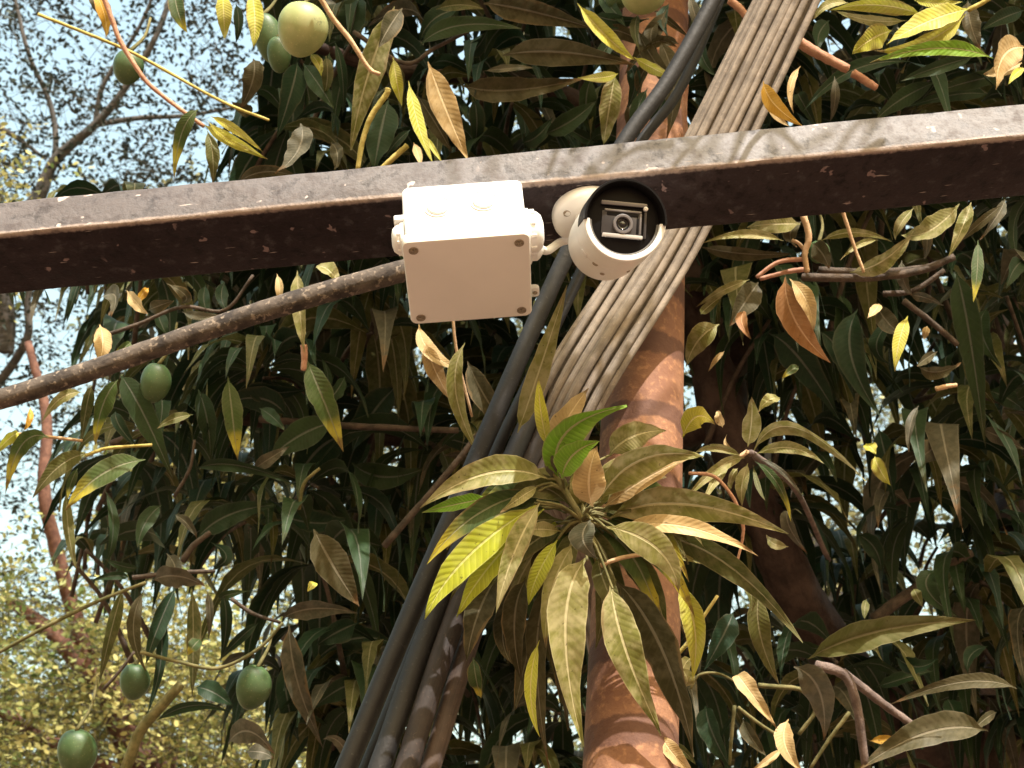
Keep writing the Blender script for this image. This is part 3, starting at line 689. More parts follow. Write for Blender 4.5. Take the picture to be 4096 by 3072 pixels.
for row in [
    (440, 40, 270, 480, 163, 950, 190, 'khaki', 2.12, -0.2), (200, -40, 180, 130, 120, 300, 200, 'green', 2.3), (490, 50, 400, 180, 340, 300, 150, 'brown', 2.1),
    (650, 390, 770, 700, 905, 1015, 170, 'tan', 2.10, 0.2), (528, 510, 590, 790, 685, 1035, 85, 'yellow', 2.06), (430, 360, 455, 520, 485, 670, 85, 'yellow', 2.1),
    (640, 860, 690, 950, 748, 1035, 38, 'yellow', 2.06), (560, 900, 590, 980, 605, 1050, 55, 'tan', 2.1), (400, 630, 350, 850, 310, 1080, 200, 'green', 2.25),
    (600, 290, 850, 160, 1260, 185, 120, 'green', 2.25), (1000, 20, 1300, 70, 1720, 185, 190, 'brown', 2.17, 0.1), (1120, 350, 1500, 330, 1960, 410, 200, 'brown', 2.10, 0.1),
    (870, 540, 1180, 570, 1660, 490, 190, 'brown', 2.3), (1835, 462, 1795, 690, 1760, 915, 160, 'khaki', 2.02, 0.0), (1855, 465, 1740, 490, 1595, 492, 70, 'yellow', 2.02),
    (1595, 20, 1780, 230, 1965, 385, 115, 'yellow', 2.03), (1950, 360, 2090, 440, 2215, 495, 75, 'yellow', 2.03), (2240, 280, 2110, 260, 1985, 340, 75, 'brown', 2.1),
    (1380, 850, 1560, 760, 1720, 630, 150, 'green', 2.35), (1240, 900, 1340, 860, 1440, 740, 110, 'green', 2.35), (1720, 900, 1600, 850, 1490, 760, 90, 'green', 2.4),
    (60, 260, 110, 480, 110, 740, 70, 'green', 2.25), (30, 330, 0, 480, -20, 640, 90, 'green', 2.25), (850, 60, 690, 120, 600, 260, 120, 'green', 2.3),
    (1690, 480, 1650, 680, 1720, 900, 130, 'green', 2.4), (940, 620, 960, 780, 940, 960, 120, 'green', 2.4), (700, 60, 860, 30, 1010, 60, 90, 'olive', 2.25),
    (1000, 450, 1180, 430, 1330, 430, 50, 'grey', 2.25), (580, 600, 700, 780, 800, 960, 120, 'brown', 2.3), (900, 330, 960, 300, 1030, 190, 110, 'green', 2.4),
    (40, 900, 80, 980, 60, 1080, 90, 'brown', 2.25), (540, 820, 450, 900, 380, 1000, 60, 'green', 2.2), (1230, 240, 1290, 330, 1200, 460, 70, 'green', 2.35), (1700, 90, 1850, 130, 2050, 120, 110, 'green', 2.10, 0.2), (1760, 200, 1900, 210, 2080, 330, 100, 'brown', 2.10, 0.2), (2120, 120, 2060, 230, 2120, 400, 90, 'brown', 2.10, 0.2),
    (1900, 380, 1960, 520, 1900, 700, 100, 'green', 2.11, 0.2), (2080, 380, 2000, 480, 1990, 640, 90, 'brown', 2.11, 0.3), (1980, 90, 1960, 190, 1990, 320, 70, 'olive', 2.08, 0.2), (1720, -40, 1820, 60, 1900, 170, 100, 'green', 2.12, 0.2),  # these dark leaves, and those next to them, added to cover the sunlit pole
    (2180, 20, 2130, 120, 2170, 230, 80, 'green', 2.12, 0.2), (1960, 640, 1930, 740, 1960, 880, 80, 'brown', 2.12, 0.2), (1830, 250, 1760, 330, 1700, 460, 90, 'green', 2.15, 0.2),
]: leaf_px(2, row, tree)
for row in [
    (1620, 90, 1340, 30, 1060, 62, 95, 'yellow', 2.02), (1520, 120, 1300, 120, 1090, 60, 60, 'khaki', 2.04), (1890, 50, 1640, 130, 1400, 262, 150, 'yellow', 2.02, 0.4),
    (1870, 80, 1620, 250, 1330, 300, 130, 'yellow', 2.04, -0.3), (1430, 180, 1310, 230, 1195, 320, 135, 'yellow', 2.02), (2030, 345, 1700, 285, 1300, 372, 100, 'fresh', 2.0, 0.2),
    (1930, 330, 1690, 400, 1480, 480, 100, 'green', 2.2), (2220, 280, 2090, 330, 2050, 530, 180, 'tan', 2.05), (2200, 370, 2080, 420, 1970, 440, 100, 'tan', 2.06),
    (1540, 365, 1190, 420, 905, 660, 105, 'green', 2.3, 0.3), (1090, 450, 1095, 590, 1065, 720, 55, 'grey', 2.2), (670, 480, 740, 620, 905, 745, 105, 'orange', 1.95, 0.3),
    (890, 390, 830, 520, 850, 670, 45, 'tan', 2.0), (700, 640, 760, 700, 830, 750, 40, 'tan', 1.96), (235, -30, 270, 100, 320, 220, 70, 'grey', 2.2), (310, 180, 310, 330, 395, 450, 105, 'green', 2.25),
    (1180, 20, 1050, 30, 960, 130, 60, 'khaki', 2.1), (880, 560, 900, 600, 1000, 780, 90, 'green', 2.3), (1700, 480, 1480, 590, 1330, 720, 110, 'green', 2.35), (2150, 430, 1900, 480, 1640, 560, 100, 'green', 2.35),
    (2000, 560, 1800, 560, 1500, 640, 90, 'green', 2.4), (1880, 0, 1900, 150, 1960, 300, 110, 'grey', 2.2), (2212, 60, 2080, 110, 1960, 180, 120, 'green', 2.3), (1560, 0, 1700, 20, 1850, 10, 60, 'yellow', 2.1),
    (2220, 400, 2160, 440, 2120, 500, 50, 'yellow', 2.04), (1060, 120, 1000, 200, 1000, 300, 100, 'green', 2.3), (20, 60, 120, 130, 240, 230, 50, 'brown', 2.15), (-10, 260, 60, 240, 160, 280, 80, 'brown', 2.1),
    (790, 1425, 560, 1385, 305, 1440, 65, 'khaki', 2.0), (890, 1325, 730, 1325, 570, 1345, 115, 'khaki', 2.02), (900, 1310, 830, 1380, 870, 1460, 100, 'brown', 2.05),
    (1010, 1425, 1210, 1375, 1430, 1430, 55, 'khaki', 2.1), (1350, 1420, 1230, 1450, 1125, 1540, 45, 'khaki', 2.1), (1180, 1610, 1380, 1540, 1560, 1365, 120, 'khaki', 2.12, 0.5),
    (1830, 1205, 1660, 1360, 1490, 1390, 150, 'khaki', 2.13, 0.4), (1900, 1195, 1845, 1350, 1765, 1520, 95, 'khaki', 2.1), (2090, 1205, 1940, 1330, 1830, 1430, 60, 'brown', 2.15), (960, 1440, 1020, 1500, 1060, 1590, 120, 'brown', 2.12, 0.4),
    (1560, 1230, 1480, 1330, 1450, 1420, 70, 'khaki', 2.12), (1620, 1300, 1640, 1430, 1620, 1540, 60, 'grey', 2.2), (2100, 1180, 2050, 1280, 1950, 1420, 70, 'grey', 2.18), (300, 1460, 560, 1500, 850, 1500, 90, 'brown', 2.2, 0.3),
]: leaf_px(3, row, tree)
for row in [
    (640, 300, 730, 290, 700, 430, 120, 'grey', 2.2, 0.4), (800, 255, 870, 340, 930, 405, 85, 'tan', 2.1), (630, 470, 650, 600, 620, 740, 115, 'tan', 2.12), (760, 790, 900, 1020, 1095, 1450, 165, 'green', 2.2, 0.2),
    (745, 820, 650, 980, 600, 1230, 125, 'ytip', 2.12), (580, 860, 545, 1000, 510, 1240, 80, 'olive', 2.12), (520, 900, 380, 940, 265, 1090, 75, 'khaki', 2.12), (310, 1185, 140, 1230, 35, 1540, 110, 'ytip', 2.1),
    (120, 1160, 60, 1190, -40, 1300, 80, 'yellow', 2.1), (190, 990, 185, 1080, 150, 1140, 50, 'orange', 2.1), (550, 1285, 370, 1370, 205, 1570, 120, 'olive', 2.14), (490, 1380, 450, 1470, 425, 1580, 55, 'ytip', 2.14),
    (920, 1325, 640, 1420, 410, 1650, 155, 'ytip', 2.1, 0.3), (1240, 1385, 1500, 1360, 1880, 1485, 100, 'green', 2.3), (1220, 1040, 1090, 1070, 990, 1130, 70, 'olive', 2.12), (1935, 690, 2050, 960, 2170, 1275, 165, 'ytip', 2.12, 0.2),
    (1440, 800, 1470, 1060, 1503, 1330, 130, 'ytip', 2.3), (1880, 130, 1895, 370, 1925, 650, 110, 'khaki', 2.1), (2120, 1080, 1880, 1180, 1700, 1330, 190, 'green', 2.35), (1300, 220, 1290, 330, 1330, 420, 90, 'green', 2.3),
    (1420, 200, 1400, 300, 1440, 390, 80, 'green', 2.3), (1150, 390, 1280, 420, 1430, 410, 60, 'grey', 2.15), (940, 380, 1010, 350, 1100, 320, 90, 'brown', 2.15), (1000, 400, 1020, 470, 1060, 540, 100, 'green', 2.3),
    (1050, 210, 1180, 300, 1090, 350, 70, 'brown', 2.2), (830, 580, 780, 620, 720, 660, 70, 'ytip', 2.1), (2000, 100, 2080, 130, 2150, 230, 110, 'khaki', 2.1), (1640, 1000, 1730, 1060, 1800, 1140, 90, 'green', 2.3),
    (1560, 860, 1700, 900, 1960, 880, 130, 'green', 2.4), (1250, 880, 1310, 1080, 1330, 1330, 150, 'green', 2.4), (1750, 150, 1770, 260, 1760, 330, 60, 'tan', 2.15), (940, 240, 900, 280, 880, 330, 60, 'orange', 2.12),
    (730, 1020, 760, 1120, 880, 1260, 90, 'green', 2.3), (1600, 1390, 1700, 1320, 1830, 1240, 90, 'grey', 2.3), (2180, 800, 2120, 900, 2030, 1000, 90, 'green', 2.35), (430, 880, 400, 860, 330, 900, 50, 'khaki', 2.12),
]: leaf_px(4, row, tree)
for row in [
    (800, 160, 860, 420, 1068, 668, 165, 'rust', 2.0, 0.2), (825, 170, 930, 310, 965, 490, 105, 'tan', 1.99, -0.2), (410, 440, 290, 530, 213, 690, 140, 'khaki', 2.02, 0.3), (590, 175, 430, 240, 275, 335, 55, 'khaki', 2.1),
    (560, 360, 545, 430, 600, 530, 85, 'rust', 2.1), (640, 190, 560, 310, 470, 450, 170, 'brown', 2.2), (1525, 390, 1475, 540, 1448, 722, 85, 'yellow', 2.12), (1355, 315, 1330, 360, 1285, 405, 60, 'tan', 2.12),
    (1340, 330, 1410, 430, 1500, 505, 115, 'brown', 2.2, 0.3), (1590, 690, 1700, 720, 1840, 665, 90, 'brown', 2.2, 0.5), (1810, 130, 1890, 500, 1985, 1170, 170, 'green', 2.25, 0.1), (1230, 350, 1190, 620, 1360, 980, 200, 'green', 2.3),
    (1940, -60, 1935, 130, 1912, 310, 70, 'ytip', 2.12), (720, 500, 900, 660, 1120, 1000, 200, 'green', 2.35, 0.2), (1000, 480, 1130, 620, 1210, 890, 150, 'green', 2.35), (880, 685, 830, 715, 780, 760, 60, 'ytip', 2.14),
    (770, 875, 700, 890, 640, 960, 75, 'khaki', 2.1), (1275, 1145, 1310, 1170, 1335, 1205, 70, 'yellow', 2.12), (1330, 1220, 1360, 1300, 1425, 1395, 100, 'yellow', 2.1, 0.0), (1440, 400, 1340, 560, 1420, 680, 90, 'green', 2.3),
    (2212, 60, 2150, 120, 2110, 230, 110, 'green', 2.3), (2000, 340, 1960, 480, 2080, 700, 130, 'green', 2.35), (1960, 1060, 2080, 1110, 2212, 1180, 90, 'grey', 2.3), (1590, 920, 1540, 1040, 1530, 1200, 60, 'grey', 2.25),
    (1720, 1130, 1640, 1200, 1580, 1230, 140, 'grey', 2.3), (1350, 1050, 1400, 1250, 1450, 1500, 130, 'green', 2.4), (1700, 600, 1620, 650, 1580, 690, 60, 'brown', 2.2), (1540, 270, 1620, 280, 1740, 330, 60, 'grey', 2.2),
    (1640, 450, 1630, 490, 1620, 530, 45, 'tan', 2.14), (440, 600, 390, 650, 345, 720, 35, 'tan', 2.1), (2000, 830, 2120, 880, 2212, 950, 120, 'green', 2.4), (300, 380, 350, 330, 440, 260, 60, 'khaki', 2.12),
    (1490, 60, 1500, 180, 1560, 280, 70, 'grey', 2.2), (1120, 260, 1140, 420, 1060, 640, 120, 'green', 2.4),
]: leaf_px(6, row, tree)
for row in [
    (650, -60, 700, 180, 638, 440, 75, 'green', 2.25), (410, -60, 425, 200, 475, 440, 70, 'olive', 2.14), (1030, 330, 1080, 440, 960, 500, 130, 'grey', 2.2, 0.5), (950, 495, 1100, 470, 1270, 535, 140, 'grey', 2.16, 0.5),
    (760, 550, 690, 800, 610, 1150, 90, 'olive', 2.14), (890, 560, 825, 800, 905, 1060, 90, 'brown', 2.25), (1090, 530, 980, 780, 900, 1020, 110, 'green', 2.25), (960, 640, 1000, 950, 905, 1340, 85, 'green', 2.25),
    (1190, 550, 1195, 880, 1190, 1215, 100, 'olive', 2.18), (1215, 1160, 1320, 1190, 1445, 1280, 130, 'green', 2.25), (1750, 730, 1950, 670, 2215, 700, 120, 'grey', 2.3), (1790, 770, 1840, 1120, 2000, 1530, 170, 'grey', 2.3, 0.1),
    (1940, 180, 2070, 420, 2225, 660, 215, 'brown', 2.17, 0.0), (1220, 240, 1420, 90, 1720, 30, 160, 'green', 2.35), (1410, 1510, 1540, 1430, 1700, 1575, 150, 'grey', 2.2, 0.3), (960, 1370, 1200, 1270, 1440, 1320, 70, 'green', 2.25),
    (1300, 260, 1400, 350, 1310, 430, 90, 'green', 2.35), (1370, 560, 1400, 760, 1360, 1010, 90, 'green', 2.35), (1560, 560, 1380, 600, 1560, 620, 60, 'green', 2.3), (1600, 760, 1480, 860, 1350, 1000, 70, 'green', 2.3),
    (1950, 510, 1930, 530, 1900, 570, 55, 'yellow', 2.14), (2212, 1130, 2080, 1180, 1940, 1290, 140, 'green', 2.4), (2212, 760, 2080, 820, 1960, 900, 160, 'green', 2.4), (1760, 1000, 1780, 1250, 1850, 1500, 130, 'green', 2.4),
    (1280, 560, 1300, 700, 1290, 860, 55, 'grey', 2.2), (800, 480, 700, 470, 560, 500, 60, 'green', 2.2), (860, 420, 760, 410, 640, 360, 60, 'green', 2.2), (1240, 860, 1200, 900, 1160, 960, 80, 'ytip', 2.14),
    (2180, 1660, 2100, 1500, 2000, 1480, 70, 'grey', 2.3), (1520, 1560, 1620, 1560, 1690, 1600, 110, 'grey', 2.25), (1000, 30, 900, 140, 850, 300, 110, 'green', 2.3), (1080, 90, 1160, 150, 1220, 240, 70, 'grey', 2.25),
]: leaf_px(7, row, tree)
for row in [
    (935, 1015, 1350, 850, 1925, 785, 215, 'olive', 2.10, 0.1), (850, 1060, 1000, 1200, 1030, 1495, 185, 'grey', 2.02, 0.2), (420, 495, 570, 570, 600, 760, 130, 'olive', 1.95), (650, 610, 650, 860, 765, 1170, 130, 'olive', 2.02),
    (490, 740, 430, 880, 320, 1080, 150, 'green', 2.2), (515, 1110, 580, 1190, 755, 1430, 125, 'tan', 2.0), (820, 1370, 800, 1520, 910, 1690, 130, 'tan', 1.98, 0.0), (780, 1545, 690, 1620, 590, 1680, 55, 'tan', 2.0),
    (330, 1290, 370, 1450, 490, 1680, 165, 'green', 2.2), (550, 1370, 600, 1480, 690, 1590, 100, 'brown', 2.17), (2170, 1190, 1850, 1150, 1420, 1285, 95, 'brown', 2.12, 0.2), (2000, 1440, 1640, 1450, 1220, 1680, 215, 'brown', 2.12, 0.2),
    (1300, 1500, 1400, 1490, 1480, 1500, 60, 'orange', 2.1, 0.0), (240, 1010, 200, 1060, 180, 1150, 70, 'khaki', 1.9), (820, 350, 730, 330, 690, 280, 60, 'khaki', 1.95), (2050, 1330, 1980, 1370, 1900, 1450, 60, 'brown', 2.2),
    (1700, 480, 1640, 600, 1830, 770, 130, 'green', 2.3), (1450, 1000, 1580, 1060, 1700, 1010, 120, 'green', 2.3), (1340, 1180, 1500, 1130, 1680, 1080, 90, 'green', 2.35), (1760, 1250, 1800, 1330, 1840, 1440, 120, 'green', 2.4),
    (1230, 280, 1330, 360, 1370, 500, 130, 'green', 2.4), (2000, 940, 1900, 990, 1880, 1100, 90, 'green', 2.35), (1560, 600, 1580, 640, 1615, 710, 60, 'olive', 2.2), (1280, 660, 1270, 720, 1270, 780, 50, 'olive', 2.2),
    (350, 1110, 480, 1120, 540, 1180, 40, 'green', 2.17), (830, 130, 820, 220, 930, 390, 90, 'grey', 2.17), (100, 1500, 200, 1560, 270, 1640, 60, 'olive', 1.9),
]: leaf_px(9, row, tree)
for row in [   # display coordinates, centre left
    (905, 700, 930, 760, 1000, 800, 32, 'tan', 2.1), (1005, 740, 985, 850, 1040, 990, 42, 'khaki', 2.02), (1010, 780, 1050, 860, 1110, 945, 58, 'brown', 2.05, 0.2), (920, 740, 940, 800, 975, 865, 40, 'tan', 2.08),
    (1420, 80, 1455, 180, 1440, 300, 48, 'brown', 2.08, 0.1), (1475, 110, 1440, 200, 1395, 295, 42, 'green', 2.07, 0.2), (1375, 60, 1420, 140, 1478, 200, 45, 'brown', 2.09, 0.2), (1440, 20, 1400, 90, 1350, 160, 44, 'brown', 2.1, 0.2), (1400, 190, 1375, 250, 1385, 310, 36, 'green', 2.08, 0.2),  # dark leaves added over the pole top in place of shade
    (1118, 935, 1165, 800, 1225, 615, 50, 'khaki', 1.70, 0.1), (620, 900, 560, 860, 470, 880, 60, 'green', 2.4), (640, 1050, 700, 960, 800, 930, 80, 'green', 2.45), (860, 830, 800, 900, 760, 980, 75, 'green', 2.5),
    (760, 1000, 830, 1030, 920, 1010, 70, 'green', 2.5), (600, 1110, 680, 1130, 760, 1120, 60, 'green', 2.45), (830, 1180, 760, 1150, 700, 1080, 60, 'green', 2.5), (680, 1430, 760, 1380, 850, 1390, 70, 'green', 2.45),
]: leaf_px(0, row, tree)

# --- the leaf rosette in front of the pole: a twig with its leaves
cl = P(1300 + 1085 * .9473, 1500 + 615 * .9473, 1.60)
ros = []
front = tube('twig', [D(1410, 1270, 1.98), D(1340, 1170, 1.72), cl + Vector((0.008, 0.03, 0.0)), cl, P(1300 + 1020 * .9473, 1500 + 500 * .9473, 1.60), P(1300 + 950 * .9473, 1500 + 390 * .9473, 1.60)], [0.006, 0.0045, 0.004, 0.0032, 0.002], M_twig_g, tree, 10, 30, 0.06)
ROS = [
    (945, 440, 690, 415, 400, 562, 130, 'khaki', 1.60, 0.25, -0.02), (905, 490, 640, 590, 430, 800, 95, 'ytip', 1.60, 0.1, -0.03), (900, 545, 600, 770, 420, 1032, 125, 'lime', 1.585, 0.0, -0.04),
    (930, 560, 700, 800, 558, 1020, 100, 'lime', 1.595, 0.1, -0.03), (910, 535, 800, 750, 722, 1005, 100, 'khaki', 1.575, 0.2, -0.04), (985, 690, 900, 840, 860, 970, 75, 'lime', 1.60, 0.0),
    (1105, 770, 1015, 1060, 1090, 1570, 160, 'khaki', 1.565, -0.2, -0.03, 0.5), (1205, 880, 1270, 1160, 1420, 1520, 135, 'khaki', 1.57, -0.1, -0.03), (1225, 870, 1420, 1150, 1560, 1610, 150, 'brown', 1.60, 0.5, -0.02, 0.4),
    (1180, 640, 1400, 730, 1495, 915, 120, 'khaki', 1.58, 0.1, -0.03), (1485, 890, 1560, 1060, 1550, 1290, 105, 'yellow', 1.66, 0.0, 0.0), (1200, 605, 1520, 545, 1955, 668, 140, 'khaki', 1.61, 0.25, 0.0),
    (1235, 650, 1520, 640, 1830, 765, 75, 'tan', 1.60, -0.3, 0.0), (1210, 680, 1620, 750, 2018, 1130, 105, 'olive', 1.64, 0.3, 0.0), (1240, 700, 1400, 735, 1600, 800, 60, 'khaki', 1.63), (1130, 560, 1115, 430, 1150, 300, 125, 'tan', 1.59, 0.1, -0.02),
    (1155, 540, 1330, 360, 1600, 345, 140, 'khaki', 1.60, 0.3, -0.01), (1170, 565, 1350, 440, 1540, 350, 80, 'tan', 1.61, -0.4), (1200, 340, 1300, 258, 1440, 235, 110, 'khaki', 1.64, 0.2), (985, 440, 1020, 240, 1275, 130, 145, 'fresh', 1.60, 0.3, -0.02),
    (1000, 440, 1050, 335, 1160, 280, 120, 'fresh', 1.585, -0.1, -0.03), (945, 310, 912, 160, 902, 10, 58, 'yellow', 1.62, 0.0), (985, 460, 950, 370, 930, 290, 45, 'grey', 1.61), (960, 320, 1025, 180, 1115, 55, 105, 'tan', 1.66, 0.2),
    (1510, 265, 1570, 175, 1645, 210, 80, 'yellow', 1.68, 0.2), (1125, 610, 1090, 690, 1150, 775, 100, 'grey', 1.57, 0.3, -0.02), (850, 860, 800, 1040, 832, 1300, 110, 'brown', 1.62, 0.1), (740, 830, 650, 1000, 598, 1210, 115, 'brown', 1.63, 0.2),
    (960, 860, 895, 1160, 945, 1660, 85, 'brown', 1.64, 0.2), (905, 1120, 868, 1330, 908, 1530, 58, 'yellow', 1.60, 0.0), (625, 1190, 640, 1290, 660, 1365, 60, 'ytip', 1.63), (800, 880, 750, 1080, 790, 1220, 70, 'brown', 1.65),
    (1150, 820, 1170, 990, 1140, 1160, 60, 'olive', 1.62), (1000, 660, 900, 650, 850, 660, 60, 'khaki', 1.61), (960, 700, 860, 760, 800, 900, 90, 'brown', 1.64, 0.3), (900, 470, 820, 520, 740, 580, 50, 'khaki', 1.60),
    (700, 520, 560, 545, 410, 580, 60, 'fresh', 1.62, 0.4), (1180, 590, 1230, 470, 1180, 400, 50, 'khaki', 1.62), (1030, 700, 950, 830, 900, 960, 70, 'brown', 1.66), (1500, 1230, 1530, 1290, 1500, 1310, 60, 'khaki', 1.68),
    (1420, 1520, 1470, 1600, 1560, 1680, 70, 'tan', 1.62), (870, 760, 700, 900, 640, 1090, 110, 'brown', 1.66, 0.3), (1010, 760, 960, 1000, 990, 1330, 95, 'brown', 1.65, -0.2), (900, 800, 790, 940, 740, 1130, 90, 'olive', 1.67, 0.3),
    (1190, 620, 1350, 590, 1560, 720, 110, 'olive', 1.63, 0.3), (1140, 590, 1220, 420, 1420, 300, 100, 'khaki', 1.63, -0.2), (930, 470, 760, 480, 560, 640, 85, 'ytip', 1.62, 0.3), (1000, 650, 860, 720, 690, 900, 80, 'olive', 1.63, 0.1),
    (1200, 700, 1360, 860, 1440, 1090, 95, 'olive', 1.64, 0.3), (1060, 700, 960, 900, 930, 1150, 85, 'khaki', 1.61, -0.2), (1230, 640, 1420, 640, 1640, 560, 80, 'olive', 1.64, 0.5), (1150, 760, 1190, 900, 1290, 1080, 80, 'olive', 1.62, 0.2),
    (1100, 560, 1060, 470, 1090, 360, 60, 'khaki', 1.62), (1170, 540, 1270, 470, 1440, 430, 90, 'olive', 1.64, 0.3), (960, 500, 860, 430, 700, 440, 70, 'olive', 1.63, 0.4),
    (1050, 800, 1010, 1150, 1030, 1500, 100, 'brown', 1.67, 0.2), (830, 690, 640, 790, 560, 900, 80, 'brown', 1.66, 0.2), (930, 900, 850, 1200, 800, 1420, 80, 'brown', 1.68, 0.1),
]
r3 = random.Random(17)
for k in range(20):
    a = math.radians(-165 + 345 * k / 20 + r3.uniform(-8, 8)); L = r3.uniform(380, 620)
    up = math.sin(a)
    bx, by = 1080 + 70 * math.cos(a), 600 - 60 * up
    tx, ty = 1080 + L * math.cos(a), 620 - L * 0.62 * up + 150 + 90 * abs(math.cos(a))
    mx, my = (bx + tx) / 2 + 30 * math.cos(a), (by + ty) / 2 - 70 - 40 * abs(math.cos(a))
    ROS.append((bx, by, mx, my, tx, ty, r3.uniform(80, 115), r3.choice(['khaki', 'khaki', 'olive', 'olive', 'ytip', 'lime']), r3.uniform(1.615, 1.64), r3.uniform(-0.3, 0.4), r3.uniform(-0.02, 0.02)))
for r_ in ROS: leaf_px(8, r_[:6] + (r_[6] * 1.14, r_[7], r_[8] + 0.0) + r_[9:], front)
sp = Soup()
for i, r_ in enumerate(ROS):
    if math.hypot(r_[0] - 1080, r_[1] - 610) < 330:
        b = P(1300 + r_[0] * .9473, 1500 + r_[1] * .9473, r_[8] + 0.0)
        t0 = cl if r_[1] > 500 else P(1300 + 1010 * .9473, 1500 + 490 * .9473, 1.60)
        v, f, u = tube_np(spline([t0, (t0 + b) / 2 + Vector((0, -0.004, 0.004)), b, b + (b - t0) * 0.08], 6), [0.0019, 0.0014, 0.0012], 6, i)
        sp.add(v, f, u, random.random())
sp.build('petioles', [M_twig_g], front)['kind'] = 'stuff'
# --- second rosette right of the pole
c2 = P(2600 + 585 * .6763, 1000 + 1200 * .6763, 1.86)
side_t = tube('twig', [D(1790, 1210, 2.4), D(1720, 1060, 2.2), P(2600 + 640 * .6763, 1000 + 1230 * .6763, 1.90), c2], [0.004, 0.0038, 0.0042, 0.004], M_grey_twig, tree, 8, 18, 0.08)
for r_ in [
    (578, 1165, 600, 1010, 600, 868, 130, 'khaki', 1.86, 0.1), (610, 1195, 860, 1050, 1275, 1368, 100, 'khaki', 1.87, 0.35), (620, 1210, 830, 1170, 1030, 1265, 75, 'khaki', 1.87, -0.3), (545, 1220, 390, 1170, 260, 1205, 60, 'khaki', 1.86),
    (560, 1230, 400, 1290, 190, 1500, 75, 'khaki', 1.85), (480, 1260, 380, 1370, 310, 1510, 60, 'khaki', 1.85), (580, 1260, 545, 1390, 545, 1515, 80, 'khaki', 1.85), (610, 1270, 640, 1400, 685, 1485, 30, 'olive', 1.87),
    (620, 1250, 760, 1390, 835, 1610, 55, 'ytip', 1.87), (640, 1230, 800, 1330, 920, 1500, 30, 'grey', 1.88), (520, 1290, 480, 1350, 470, 1440, 50, 'khaki', 1.86), (430, 1050, 410, 990, 400, 950, 60, 'tan', 1.88), (500, 1190, 450, 1150, 455, 1090, 30, 'tan', 1.87),
]: leaf_px(6, r_, side_t)

